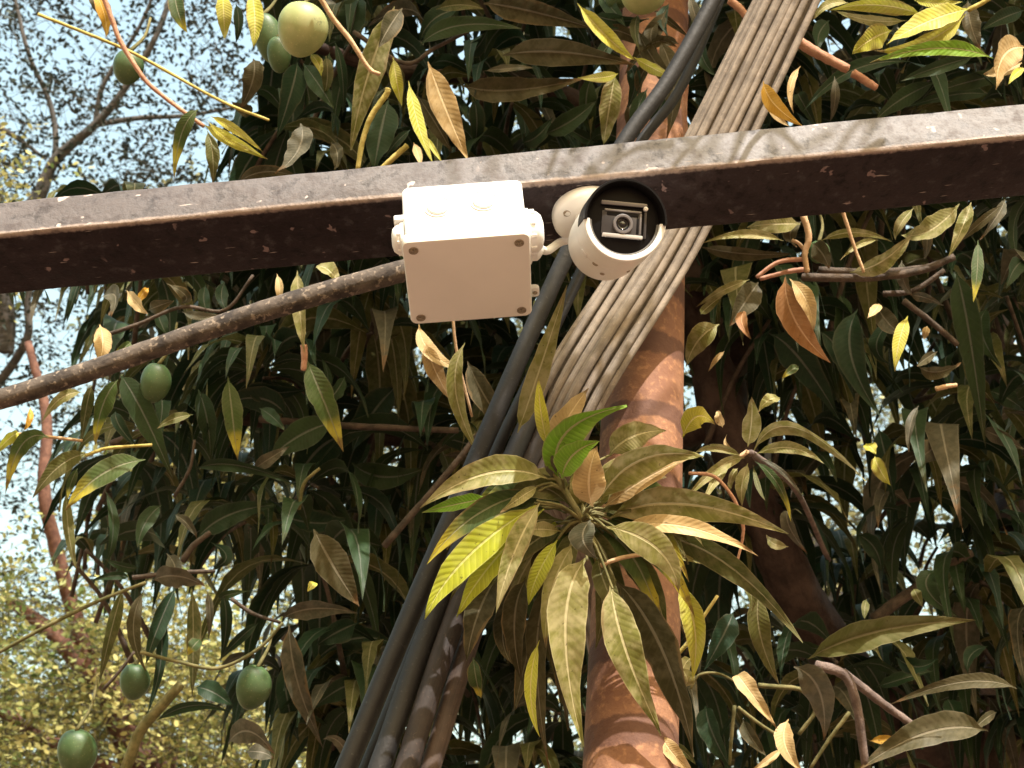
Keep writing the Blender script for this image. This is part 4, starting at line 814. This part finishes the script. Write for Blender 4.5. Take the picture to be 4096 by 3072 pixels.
# --- twigs
for z, pts, wd, mt, d in [
    (1, [(640, -60), (710, 130), (760, 260), (870, 440), (950, 540), (1100, 660), (1290, 800)], 32, M_twig_p, 1.99),
    (1, [(240, 90), (620, 240), (830, 330), (1000, 420), (1400, 640), (1700, 760)], 22, M_twig_y, 2.02),
    (1, [(2010, -40), (2100, 110), (2212, 250), (2330, 430), (2400, 470)], 34, M_twig_t, 2.0),
    (2, [(400, 560), (385, 600), (290, 740), (235, 900), (205, 1080)], 40, M_twig_y, 2.04),
    (2, [(520, 920), (430, 1000), (340, 1080)], 40, M_twig_y, 2.05),
    (2, [(180, 200), (500, 400), (700, 300), (1000, 150)], 30, M_twig_d, 2.25),
    (3, [(840, 200), (870, 240), (1000, 320), (1170, 410)], 72, M_twig_p, 2.14), (3, [(470, 0), (530, 50), (590, 120), (640, 170)], 50, M_twig_p, 2.2),
    (3, [(1200, 430), (1260, 470), (1340, 520)], 55, M_twig_p, 2.25), (3, [(212, 480), (203, 680), (218, 830)], 34, M_twig_p, 2.04),
    (3, [(905, 1270), (940, 1400), (915, 1500), (930, 1610)], 42, M_twig_t, 2.03), (3, [(930, 1530), (760, 1550), (630, 1640)], 28, M_twig_p, 2.04), (3, [(930, 1590), (800, 1610), (650, 1650)], 30, M_twig_p, 2.05),
    (3, [(1130, 1220), (1150, 1280), (1205, 1450), (1265, 1610)], 24, M_twig_t, 2.06), (3, [(900, 1640), (1300, 1640), (1600, 1600), (1800, 1520)], 50, M_twig_d, 2.12),
    (3, [(1880, 60), (1960, 20), (2060, -40)], 30, M_twig_y, 2.06), (3, [(930, 1500), (880, 1440), (840, 1420)], 24, M_twig_t, 2.04),
    (4, [(540, 1300), (620, 1270), (700, 1250), (960, 1232)], 24, M_twig_y, 2.12), (4, [(100, 1160), (300, 1180), (520, 1205)], 22, M_twig_t, 2.12), (4, [(600, 560), (870, 470), (1150, 360), (1420, 380), (1600, 160)], 26, M_twig_d, 2.2),
    (4, [(1920, 600), (1925, 680), (1918, 760)], 45, M_twig_p, 2.09), (4, [(1100, 1560), (1200, 1380), (1230, 1200)], 22, M_twig_d, 2.3),
    (4, [(1890, 1640), (1920, 1480), (2020, 1380)], 26, M_twig_g, 2.3),
    (6, [(1690, 822), (1750, 808), (1815, 798)], 30, M_twig_t, 2.13), (6, [(1000, 120), (1300, 130), (1600, 110), (1760, 60)], 45, M_twig_d, 2.18), (6, [(1380, 260), (1560, 240), (1740, 120)], 36, M_twig_d, 2.2), (6, [(1500, 300), (1680, 440), (1820, 560)], 40, M_twig_d, 2.25),
    (6, [(580, 1190), (400, 1320), (330, 1370)], 30, M_twig_t, 1.86), (6, [(230, 1320), (380, 1340), (500, 1480), (550, 1640), (545, 1700)], 22, M_twig_p, 1.70),
    (9, [(540, 130), (552, 270), (510, 465)], 20, M_twig_p, 1.70), (9, [(-30, 1150), (100, 1040), (215, 930), (300, 790), (400, 640)], 26, M_twig_y, 1.66),
    (9, [(980, 1050), (1150, 1110), (1220, 1280), (1275, 1660)], 62, M_grey_twig, 2.08), (9, [(1140, 1090), (1340, 1250), (1560, 1410)], 54, M_grey_twig, 2.1), (9, [(240, 1190), (290, 1110), (400, 1100), (510, 1150)], 18, M_twig_g, 2.05),
    (9, [(640, 1170), (760, 1180), (900, 1200), (980, 1310), (880, 1460)], 30, M_twig_g, 2.06), (9, [(520, 1300), (650, 1400), (780, 1480)], 22, M_twig_g, 2.06), (9, [(1180, 1330), (1060, 1490), (950, 1659)], 26, M_twig_g, 2.07), (9, [(500, 1290), (480, 1500), (470, 1640)], 22, M_twig_g, 2.07),
    (9, [(1320, 780), (1600, 580), (1900, 380)], 70, M_twig_d, 2.4), (7, [(-60, 970), (330, 760), (620, 620), (900, 510)], 26, M_twig_g, 2.1), (7, [(870, 942), (1100, 1000), (1350, 1040), (1600, 920), (1750, 760)], 24, M_twig_g, 2.12),
    (7, [(770, 1690), (830, 1520), (890, 1400), (1120, 1140)], 75, M_twig_g, 2.14), (7, [(1130, 380), (1200, 280), (1300, 200)], 40, M_twig_d, 2.3), (7, [(820, 480), (1100, 450), (1330, 440)], 30, M_twig_d, 2.2), (7, [(1430, 610), (1560, 700), (1740, 760)], 26, M_twig_d, 2.25),
    (7, [(640, 1170), (740, 1060), (830, 940)], 22, M_twig_d, 2.16), (8, [(1165, 805), (1250, 772), (1340, 758)], 20, M_twig_t, 1.6), (0, [(830, 1180), (960, 1030), (1040, 930)], 16, M_twig_d, 2.3), (0, [(560, 905), (760, 920), (990, 930)], 16, M_twig_d, 2.4), (0, [(970, 560), (985, 750), (1020, 900)], 7, M_twig_t, 2.06),
]: twig_px(z, pts, wd, mt, d, tree)

# --- trunk and limbs of the mango tree
tb = tree.location
tube('trunk', [tb + Vector((0.05, 0.05, -0.05)), tb + Vector((0, 0, 0.5)), Vector((0.90, 2.62, 1.3)), D(2120, 1700, 2.75), D(1960, 1560, 2.7)], [0.20, 0.16, 0.13, 0.10, 0.075], M_limb, tree, 24, 40, 0.08, 1)
tube('limb', [D(2080, 1680, 2.72), D(1960, 1590, 2.66), D(1845, 1470, 2.6), D(1735, 1310, 2.52), D(1650, 1120, 2.5), D(1570, 930, 2.5), D(1520, 720, 2.55), D(1470, 560, 2.6), D(1400, 330, 2.7), D(1330, -100, 2.9)], [0.055, 0.046, 0.040, 0.036, 0.034, 0.033, 0.032, 0.028], M_limb, tree, 18, 60, 0.09, 2)
tube('limb', [D(2100, 1690, 2.74), D(2190, 1500, 2.9), D(2190, 1250, 3.2), D(2180, 900, 3.5), D(2080, 500, 3.6), D(1900, 100, 3.7), D(1780, -200, 3.8)], [0.07, 0.055, 0.045, 0.036, 0.03, 0.022], M_limb, tree, 16, 50, 0.09, 3)
tube('limb', [D(1640, 1090, 2.5), D(1575, 920, 2.56), D(1590, 760, 2.62), D(1700, 620, 2.66), D(1900, 560, 2.7)], [0.036, 0.03, 0.026, 0.018], M_limb, tree, 14, 40, 0.09, 4)
tube('limb', [D(1560, 900, 2.52), D(1300, 1000, 2.7), D(1000, 960, 2.75), D(700, 930, 2.7), D(430, 900, 2.6), D(240, 960, 2.5)], [0.026, 0.022, 0.016, 0.010, 0.006], M_limb, tree, 12, 40, 0.08, 5)
tube('limb', [D(1400, 330, 2.7), D(1150, 180, 2.6), D(850, 150, 2.5), D(560, 60, 2.4)], [0.024, 0.018, 0.012, 0.007], M_limb, tree, 12, 30, 0.08, 6)

# ------------------------------------------------------------------ mangoes
def mango(z, cx, cy, rx, ry, d, mat, label, rot=0.0, stem=True, stem_to=None):
    ox, oy, s = Z[z]; c = P(ox + cx * s, oy + cy * s, d); k = s / FPX * d
    a, b = rx * k, ry * k
    bm = bmesh.new(); bmesh.ops.create_uvsphere(bm, u_segments=32, v_segments=20, radius=1.0)
    for v in bm.verts:
        x, y, zz = v.co
        w_ = 1 + 0.10 * zz                               # broader at the stalk end
        bulge = 0.10 * x * (1 - zz * zz) - 0.06 * (zz < 0) * zz * x
        v.co = Vector((a * (x * w_ + bulge * 0.5 - 0.10 * zz * zz), a * 0.88 * y * w_, b * (zz - 0.10 * math.exp(-((x * x + y * y) / 0.05)) * (zz > 0))))
    R = Matrix.Rotation(rot, 3, FWD)
    M = Matrix.Translation(c) @ (R @ Matrix((RIGHT, FWD, UP)).transposed()).to_4x4()
    o = from_bm('mango', bm, mat); o.matrix_world = M
    tag(o, label, 'mango', 'unripe mangoes hanging in the tree')
    top = M @ Vector((0, 0, b * 0.92))
    e = stem_to if stem_to is not None else top + Vector((0.01, 0.02, 0.09))
    st = tube('stem', [M.inverted() @ q for q in (top, (top + e) / 2 + Vector((0.006, 0, -0.004)), e)], [0.0028, 0.002, 0.0018], M_twig_g, None, 8, 8)
    st.parent = o
    LIT.append(c) if d < 2.16 else SHADE.append(c)
    return o
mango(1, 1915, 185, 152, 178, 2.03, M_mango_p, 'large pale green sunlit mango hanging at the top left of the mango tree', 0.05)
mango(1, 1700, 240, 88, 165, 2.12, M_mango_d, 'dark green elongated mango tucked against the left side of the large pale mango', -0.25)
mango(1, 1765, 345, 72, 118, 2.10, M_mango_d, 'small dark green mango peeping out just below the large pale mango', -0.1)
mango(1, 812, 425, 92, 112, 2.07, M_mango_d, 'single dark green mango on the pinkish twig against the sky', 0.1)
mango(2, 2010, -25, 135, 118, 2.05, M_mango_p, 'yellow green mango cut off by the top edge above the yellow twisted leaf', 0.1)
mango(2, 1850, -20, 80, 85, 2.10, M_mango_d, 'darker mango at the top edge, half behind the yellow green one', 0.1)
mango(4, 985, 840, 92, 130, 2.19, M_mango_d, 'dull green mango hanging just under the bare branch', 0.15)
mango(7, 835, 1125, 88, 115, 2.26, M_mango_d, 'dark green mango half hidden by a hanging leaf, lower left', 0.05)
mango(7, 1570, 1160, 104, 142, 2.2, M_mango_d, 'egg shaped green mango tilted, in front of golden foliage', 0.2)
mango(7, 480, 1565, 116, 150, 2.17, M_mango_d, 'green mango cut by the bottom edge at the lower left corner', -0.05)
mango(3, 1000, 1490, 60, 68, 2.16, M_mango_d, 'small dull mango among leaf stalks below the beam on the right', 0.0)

# ------------------------------------------------------------------ the mass of leaves behind, and unseen leaves added overhead to shade it
def in_poly(x, y, poly):
    c = False; n = len(poly)
    for i in range(n):
        (x1, y1), (x2, y2) = poly[i], poly[i - 1]
        if (y1 > y) != (y2 > y) and x < (x2 - x1) * (y - y1) / (y2 - y1) + x1: c = not c
    return c
NO = [[(-300, -300), (575, -300), (560, 300), (500, 440), (-300, 460)], [(-300, 600), (230, 640), (190, 900), (150, 1250), (-300, 1300)], [(-300, 1230), (240, 1230), (420, 1400), (640, 1900), (-300, 1900)],
      [(1000, 245), (1110, 245), (1110, 335), (1000, 335)], [(1000, 110), (1040, 110), (1000, 180), (920, 180)], [(1480, 700), (1600, 700), (1600, 900), (1520, 950), (1480, 900)], [(1980, 1200), (2080, 1200), (2060, 1330), (1950, 1330)]]
def keep_px(x, y, pad=0):
    return not any(in_poly(x, y, p) for p in NO)
def proj(p):
    q = p - CAM; d = q.dot(FWD); return (2048 + q.dot(RIGHT) / d * FPX) / 1.8517, (1536 - q.dot(UP) / d * FPX) / 1.8517, d
# lit surfaces of the beam, box, camera, bundle, pole
for fx in np.linspace(-0.05, 1.05, 26):
    for fy in (0.1, 0.9): LIT.append(E0 + (E1 - E0) * fx + W_ * BH * fy)
for i in range(10):
    LIT.append(D(1740 - 540 * i / 9, 960 * i / 9, 2.03 - 0.23 * i / 9)); 
for x, y in ((880, 410), (1000, 450), (1120, 500), (1300, 440), (1350, 390), (1400, 520)): LIT.append(D(x, y, 1.55))
for y in (680, 800, 900): LIT.append(Vector((D(1415, y, 1.9).x, 1.47, D(1415, y, 1.52 / math.cos(PITCH)).z)))
for y in (90, 160, 230, 300):
    SHADE += [D(1380 + q, y, 2.1) for q in (-30, 0, 40)] * 10
for y in (1230, 1290, 1350, 1410, 1470, 1530):
    SHADE += [D(1330 + q, y, 1.72) for q in (-40, 20, 80)] * 5
for i in range(8):
    SHADE += [D(1130 - 22 * i, 1080 + 60 * i, 1.72)] * 22
    SHADE += [D(980 - 28 * i, 1080 + 65 * i, 1.72)] * 14
LITA = np.array([tuple(p) for p in LIT]); S_ = np.array(tuple(SUN))
def blocks_light(q, rad):
    dlt = np.array(tuple(q))[None] - LITA; t = dlt @ S_
    dist = np.linalg.norm(dlt - t[:, None] * S_, axis=1)
    return bool(np.any((t > 0.04) & (dist < rad)))
foliage = Soup(); singles = []
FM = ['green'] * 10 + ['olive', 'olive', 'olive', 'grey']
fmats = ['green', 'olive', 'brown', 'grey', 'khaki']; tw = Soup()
r2 = random.Random(21)
OVER = False
def rosette(c, n, L0, store, mats):
    """a drooping whorl of leaves round the end of a twig"""
    ph = r2.random() * 6.28; ax_t = Vector((r2.uniform(-0.7, 0.7), r2.uniform(-0.7, 0.7), r2.uniform(-0.2, 1.0))).normalized()
    for k in range(n):
        a = ph + k * 2.4 + r2.uniform(-0.3, 0.3)
        rad = Vector((math.cos(a), math.sin(a), 0)); L = L0 * r2.uniform(0.7, 1.15)
        drp = r2.uniform(0.25, 1.1)
        b = c + rad * 0.012 + ax_t * r2.uniform(-0.03, 0.03)
        m = b + (rad * 0.42 + Vector((0, 0, 0.10 - 0.22 * drp))) * L
        t = b + (rad * (0.86 - 0.35 * drp) + Vector((0, 0, -0.25 - 0.55 * drp))) * L
        sd = Vector((-math.sin(a), math.cos(a), r2.uniform(-0.5, 0.5))); wd = L * r2.uniform(0.155, 0.215)
        store(b, m, t, wd, sd, r2.choice(mats))
    p1 = c ; p0 = c + Vector((r2.uniform(-0.1, 0.1), 0.14, r2.uniform(-0.16, 0.12)))
    for q in (p0, p1):
        x, y, d = proj(q)
        if OVER and d > 0 and -260 < x < 2470 and -160 < y < 1900: return
    v, f, u = tube_np(spline([p0, (p0 + p1) / 2 + Vector((0, 0, 0.02)), p1], 5), [0.005, 0.0035, 0.003], 6)
    tw.add(v, f, u, r2.random())
cnt = [0]
def st_view(b, m, t, wd, sd, mk):
    x, y, d = proj((b + t) / 2)
    if not keep_px(x, y) or d < 2.12: return
    if blocks_light(m, 0.05): return
    cnt[0] += 1; V, F, U = leaf_arrays(b, m, t, wd, sd, r2.uniform(0.15, 0.5), 0.06, 10, 2, 5000 + cnt[0])
    vis = -80 < x < 2290 and -80 < y < 1740
    singles.append(((t - b).length / d if vis else 0, V, F, U, mk))
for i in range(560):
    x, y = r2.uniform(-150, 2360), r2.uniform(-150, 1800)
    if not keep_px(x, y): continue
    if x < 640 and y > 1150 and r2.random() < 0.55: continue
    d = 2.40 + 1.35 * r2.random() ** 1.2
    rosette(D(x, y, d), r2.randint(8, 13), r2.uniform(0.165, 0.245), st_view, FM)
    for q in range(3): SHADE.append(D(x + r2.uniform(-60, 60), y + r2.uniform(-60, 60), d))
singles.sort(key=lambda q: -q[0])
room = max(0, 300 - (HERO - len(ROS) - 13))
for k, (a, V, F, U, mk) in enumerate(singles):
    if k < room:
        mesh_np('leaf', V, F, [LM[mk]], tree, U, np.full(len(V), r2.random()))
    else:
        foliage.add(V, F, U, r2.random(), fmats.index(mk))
# unseen leaves added overhead, between shaded parts and the sun, to cast shade
nb = 0
def st_over(b, m, t, wd, sd, mk):
    global nb
    for q in (b, m, t):
        x, y, d = proj(q)
        if d > 0 and -160 < x < 2370 and -130 < y < 1800: return
    if blocks_light(m, 0.085) or blocks_light(t, 0.06) or blocks_light(b, 0.06): return
    if m.z < 2.9: return
    nb += 1; V, F, U = leaf_arrays(b, m, t, wd, sd, 0.25, 0.04, 4, 2, 20000 + nb); foliage.add(V, F, U, r2.random(), fmats.index(mk))
random.Random(5).shuffle(SHADE)
tries = 0; OVER = True
while nb < 3600 and tries < 1500:
    tries += 1
    p = SHADE[r2.randrange(len(SHADE))] + Vector((r2.uniform(-.1, .1), r2.uniform(-.1, .1), r2.uniform(-.1, .1)))
    rosette(p + SUN * r2.uniform(0.7, 2.6), 9, r2.uniform(0.18, 0.24), st_over, FM)
foliage.build('foliage', [LM[k] for k in fmats], tree)['kind'] = 'stuff'  # also holds the unseen leaves added overhead for shade
tw.build('twigs', [M_twig_d], tree)['kind'] = 'stuff'
print('hero leaves', HERO, 'view leaves', len(singles), 'overhead', nb, tries)

# ------------------------------------------------------------------ far trees with small leaves
M_far_twig = plain('far_twig', (0.07, 0.06, 0.045), 0.8, 0.2)
def far_tree(name, label, loc, wood, mat, regions, dr, lsz, limbs, flat=0.5, seed=1, gap=0.42, base_tint=(0, 1)):
    """regions: (polygon in display px, sprays)"""
    r = np.random.default_rng(seed); t = empty(name, loc); tag(t, label, 'tree', 'small leaved trees beyond the mango tree')
    for pts, rad in limbs:
        tube('limb' if pts[0] is not loc else 'trunk', pts, rad, wood, t, 12, 40, 0.07, seed)
    LV, LF, LT = [], [], []; nvt = 0; TW = Soup(); G = r.random((40, 40))
    def nz(x, y):
        gx, gy = x / 75.0 + 6, y / 75.0 + 6; i, j = int(gx) % 39, int(gy) % 39; a, b = gx % 1, gy % 1
        return (G[i, j] * (1 - a) + G[i + 1, j] * a) * (1 - b) + (G[i, j + 1] * (1 - a) + G[i + 1, j + 1] * a) * b
    for poly, n in regions:
        xs = [p[0] for p in poly]; ys = [p[1] for p in poly]
        for _ in range(n):
            x, y = r.uniform(min(xs), max(xs)), r.uniform(min(ys), max(ys))
            if not in_poly(x, y, poly) or nz(x, y) < gap: continue
            d = r.uniform(*dr); c = np.array(tuple(D(x, y, d)))
            dirv = r.normal(size=3) * np.array([1, 1, 0.6]); dirv /= np.linalg.norm(dirv); Ls = lsz * r.uniform(9, 17)
            ns = int(r.integers(11, 19)); s = np.linspace(0.05, 1, ns)
            side = np.cross(dirv, [0, 0, 1]); side /= np.linalg.norm(side) + 1e-6
            sg = np.where(np.arange(ns) % 2 == 0, 1.0, -1.0)
            base = c + dirv * (s * Ls)[:, None] + np.array([0, 0, -0.25]) * (s * s * Ls)[:, None]
            ld = dirv * 0.6 + side * sg[:, None] + r.normal(0, 0.45, (ns, 3)); ld /= np.linalg.norm(ld, axis=1)[:, None]
            nr = np.array([0, 0, 1.0]) * flat + r.normal(0, 0.5, (ns, 3)); nr /= np.linalg.norm(nr, axis=1)[:, None]
            wdir = np.cross(ld, nr); wdir /= np.linalg.norm(wdir, axis=1)[:, None] + 1e-9
            ll = lsz * r.uniform(0.7, 1.3, ns)[:, None]; ww = ll * 0.24
            pA = base; pB = base + ld * ll * 0.3 + wdir * ww; pC = base + ld * ll * 0.7 + wdir * ww * 0.9; pD = base + ld * ll - nr * ll * 0.1
            pE = base + ld * ll * 0.7 - wdir * ww * 0.9; pF = base + ld * ll * 0.3 - wdir * ww
            V = np.stack([pA, pB, pC, pD, pE, pF], 1).reshape(-1, 3); k = np.arange(ns)[:, None] * 6 + nvt
            LV.append(V); LF.append(np.concatenate([k + np.array([[0, 1, 5]]), k + np.array([[1, 2, 4]]), k + np.array([[1, 4, 5]]), k + np.array([[2, 3, 4]])])); nvt += ns * 6
            LT.append(np.repeat(np.clip(r.normal(nz(y, x), 0.25, ns), 0, 1), 6))
            v, f, u = tube_np([c + dirv * q * Ls + np.array([0, 0, -0.25]) * q * q * Ls for q in (-0.4, 0, 0.5, 1)], [lsz * 0.055, lsz * 0.04, lsz * 0.03], 3); TW.add(v, f, u, 0.5)
    if LV:
        o = mesh_np('foliage', np.concatenate(LV), np.concatenate(LF), [mat], t, None, np.concatenate(LT)); o['kind'] = 'stuff'
        TW.build('twigs', [M_far_twig], t)['kind'] = 'stuff'
    return t
l1 = Vector((-2.6, 6.6, 0))
far_tree('shade_tree', 'dark small leaved tree showing against the pale sky at the upper left', l1, M_far_dark, M_far1,
         [([(-80, -80), (600, -80), (600, 440), (-80, 460)], 620), ([(-80, 580), (320, 580), (260, 1300), (-80, 1350)], 520)], (6.0, 7.6), 0.024,
         [([l1, Vector((-2.55, 6.5, 2.2)), D(-160, 900, 6.9), D(-40, 620, 6.8), D(75, 440, 6.8), D(120, 345, 6.8), D(205, 270, 6.8), D(270, 190, 6.8), D(345, 60, 6.8), D(400, -120, 6.9)], [0.16, 0.12, 0.08, 0.05, 0.026, 0.02, 0.016, 0.013, 0.01]),
          ([D(75, 440, 6.8), D(118, 340, 6.85), D(110, 230, 6.9), D(60, 110, 6.9), D(20, -60, 7)], [0.02, 0.012, 0.010, 0.008]), ([D(205, 270, 6.8), D(300, 255, 6.8), D(400, 250, 6.8), D(520, 230, 6.8)], [0.013, 0.01, 0.006]),
          ([D(205, 270, 6.8), D(225, 180, 6.8), D(300, 60, 6.8), D(350, -60, 6.8)], [0.012, 0.009, 0.006]), ([D(-30, 260, 6.8), D(40, 300, 6.8), D(100, 345, 6.8)], [0.016, 0.01, 0.006]),
          ([D(-40, 880, 6.9), D(55, 740, 6.8), D(60, 650, 6.8), D(80, 500, 6.8)], [0.02, 0.016, 0.012]), ([D(10, 760, 6.8), D(15, 690, 6.8), D(5, 600, 6.8)], [0.04, 0.035, 0.03])], 1.0, 3, 0.43)
l2 = Vector((-2.1, 5.9, 0))
far_tree('golden_tree', 'sunlit golden leaved tree with a reddish trunk at the lower left', l2, M_red_bark, M_far2,
         [([(-80, 1215), (60, 1215), (200, 1330), (420, 1370), (560, 1480), (760, 1740), (-80, 1740)], 2700), ([(-120, 350), (10, 350), (20, 440), (-120, 460)], 90), ([(250, 1000), (560, 1050), (700, 1740), (300, 1740)], 600)], (5.2, 6.6), 0.026,
         [([l2, Vector((-1.75, 5.6, 1.6)), D(320, 1760, 5.6), D(285, 1640, 5.6), D(240, 1500, 5.6), D(190, 1450, 5.6), D(120, 1370, 5.6), D(20, 1300, 5.7)], [0.12, 0.10, 0.06, 0.052, 0.048, 0.042, 0.03, 0.015]),
          ([D(-40, 1530, 5.5), D(20, 1545, 5.5), D(60, 1580, 5.5), D(125, 1610, 5.5), D(240, 1660, 5.55)], [0.018, 0.02, 0.022, 0.025]), ([D(200, 1450, 5.6), D(155, 1310, 5.6), D(120, 1180, 5.6), D(95, 1060, 5.6), D(100, 900, 5.7), D(60, 740, 5.8)], [0.03, 0.026, 0.024, 0.02, 0.014])], 0.15, 5, 0.30)
l3 = Vector((1.6, 8.2, 0))
far_tree('pale_tree', 'pale small leaved tree glimpsed through gaps behind the mango tree', l3, M_far_dark, M_far3,
         [([(430, 450), (2300, 380), (2300, 1740), (560, 1740)], 5200), ([(230, 440), (640, 440), (700, 1250), (230, 1250)], 1100), ([(1000, -80), (2300, -80), (2300, 420), (1000, 420)], 500)], (6.8, 8.4), 0.030,
         [([l3, Vector((1.5, 8.0, 2.0)), D(1800, 1500, 7.9), D(1700, 1100, 7.9), D(1500, 600, 8.0), D(1300, 200, 8.1)], [0.18, 0.15, 0.12, 0.09, 0.05]), ([D(1700, 1100, 7.9), D(1200, 1000, 7.8), D(700, 900, 7.7)], [0.06, 0.04, 0.02])], 0.3, 8, 0.36)
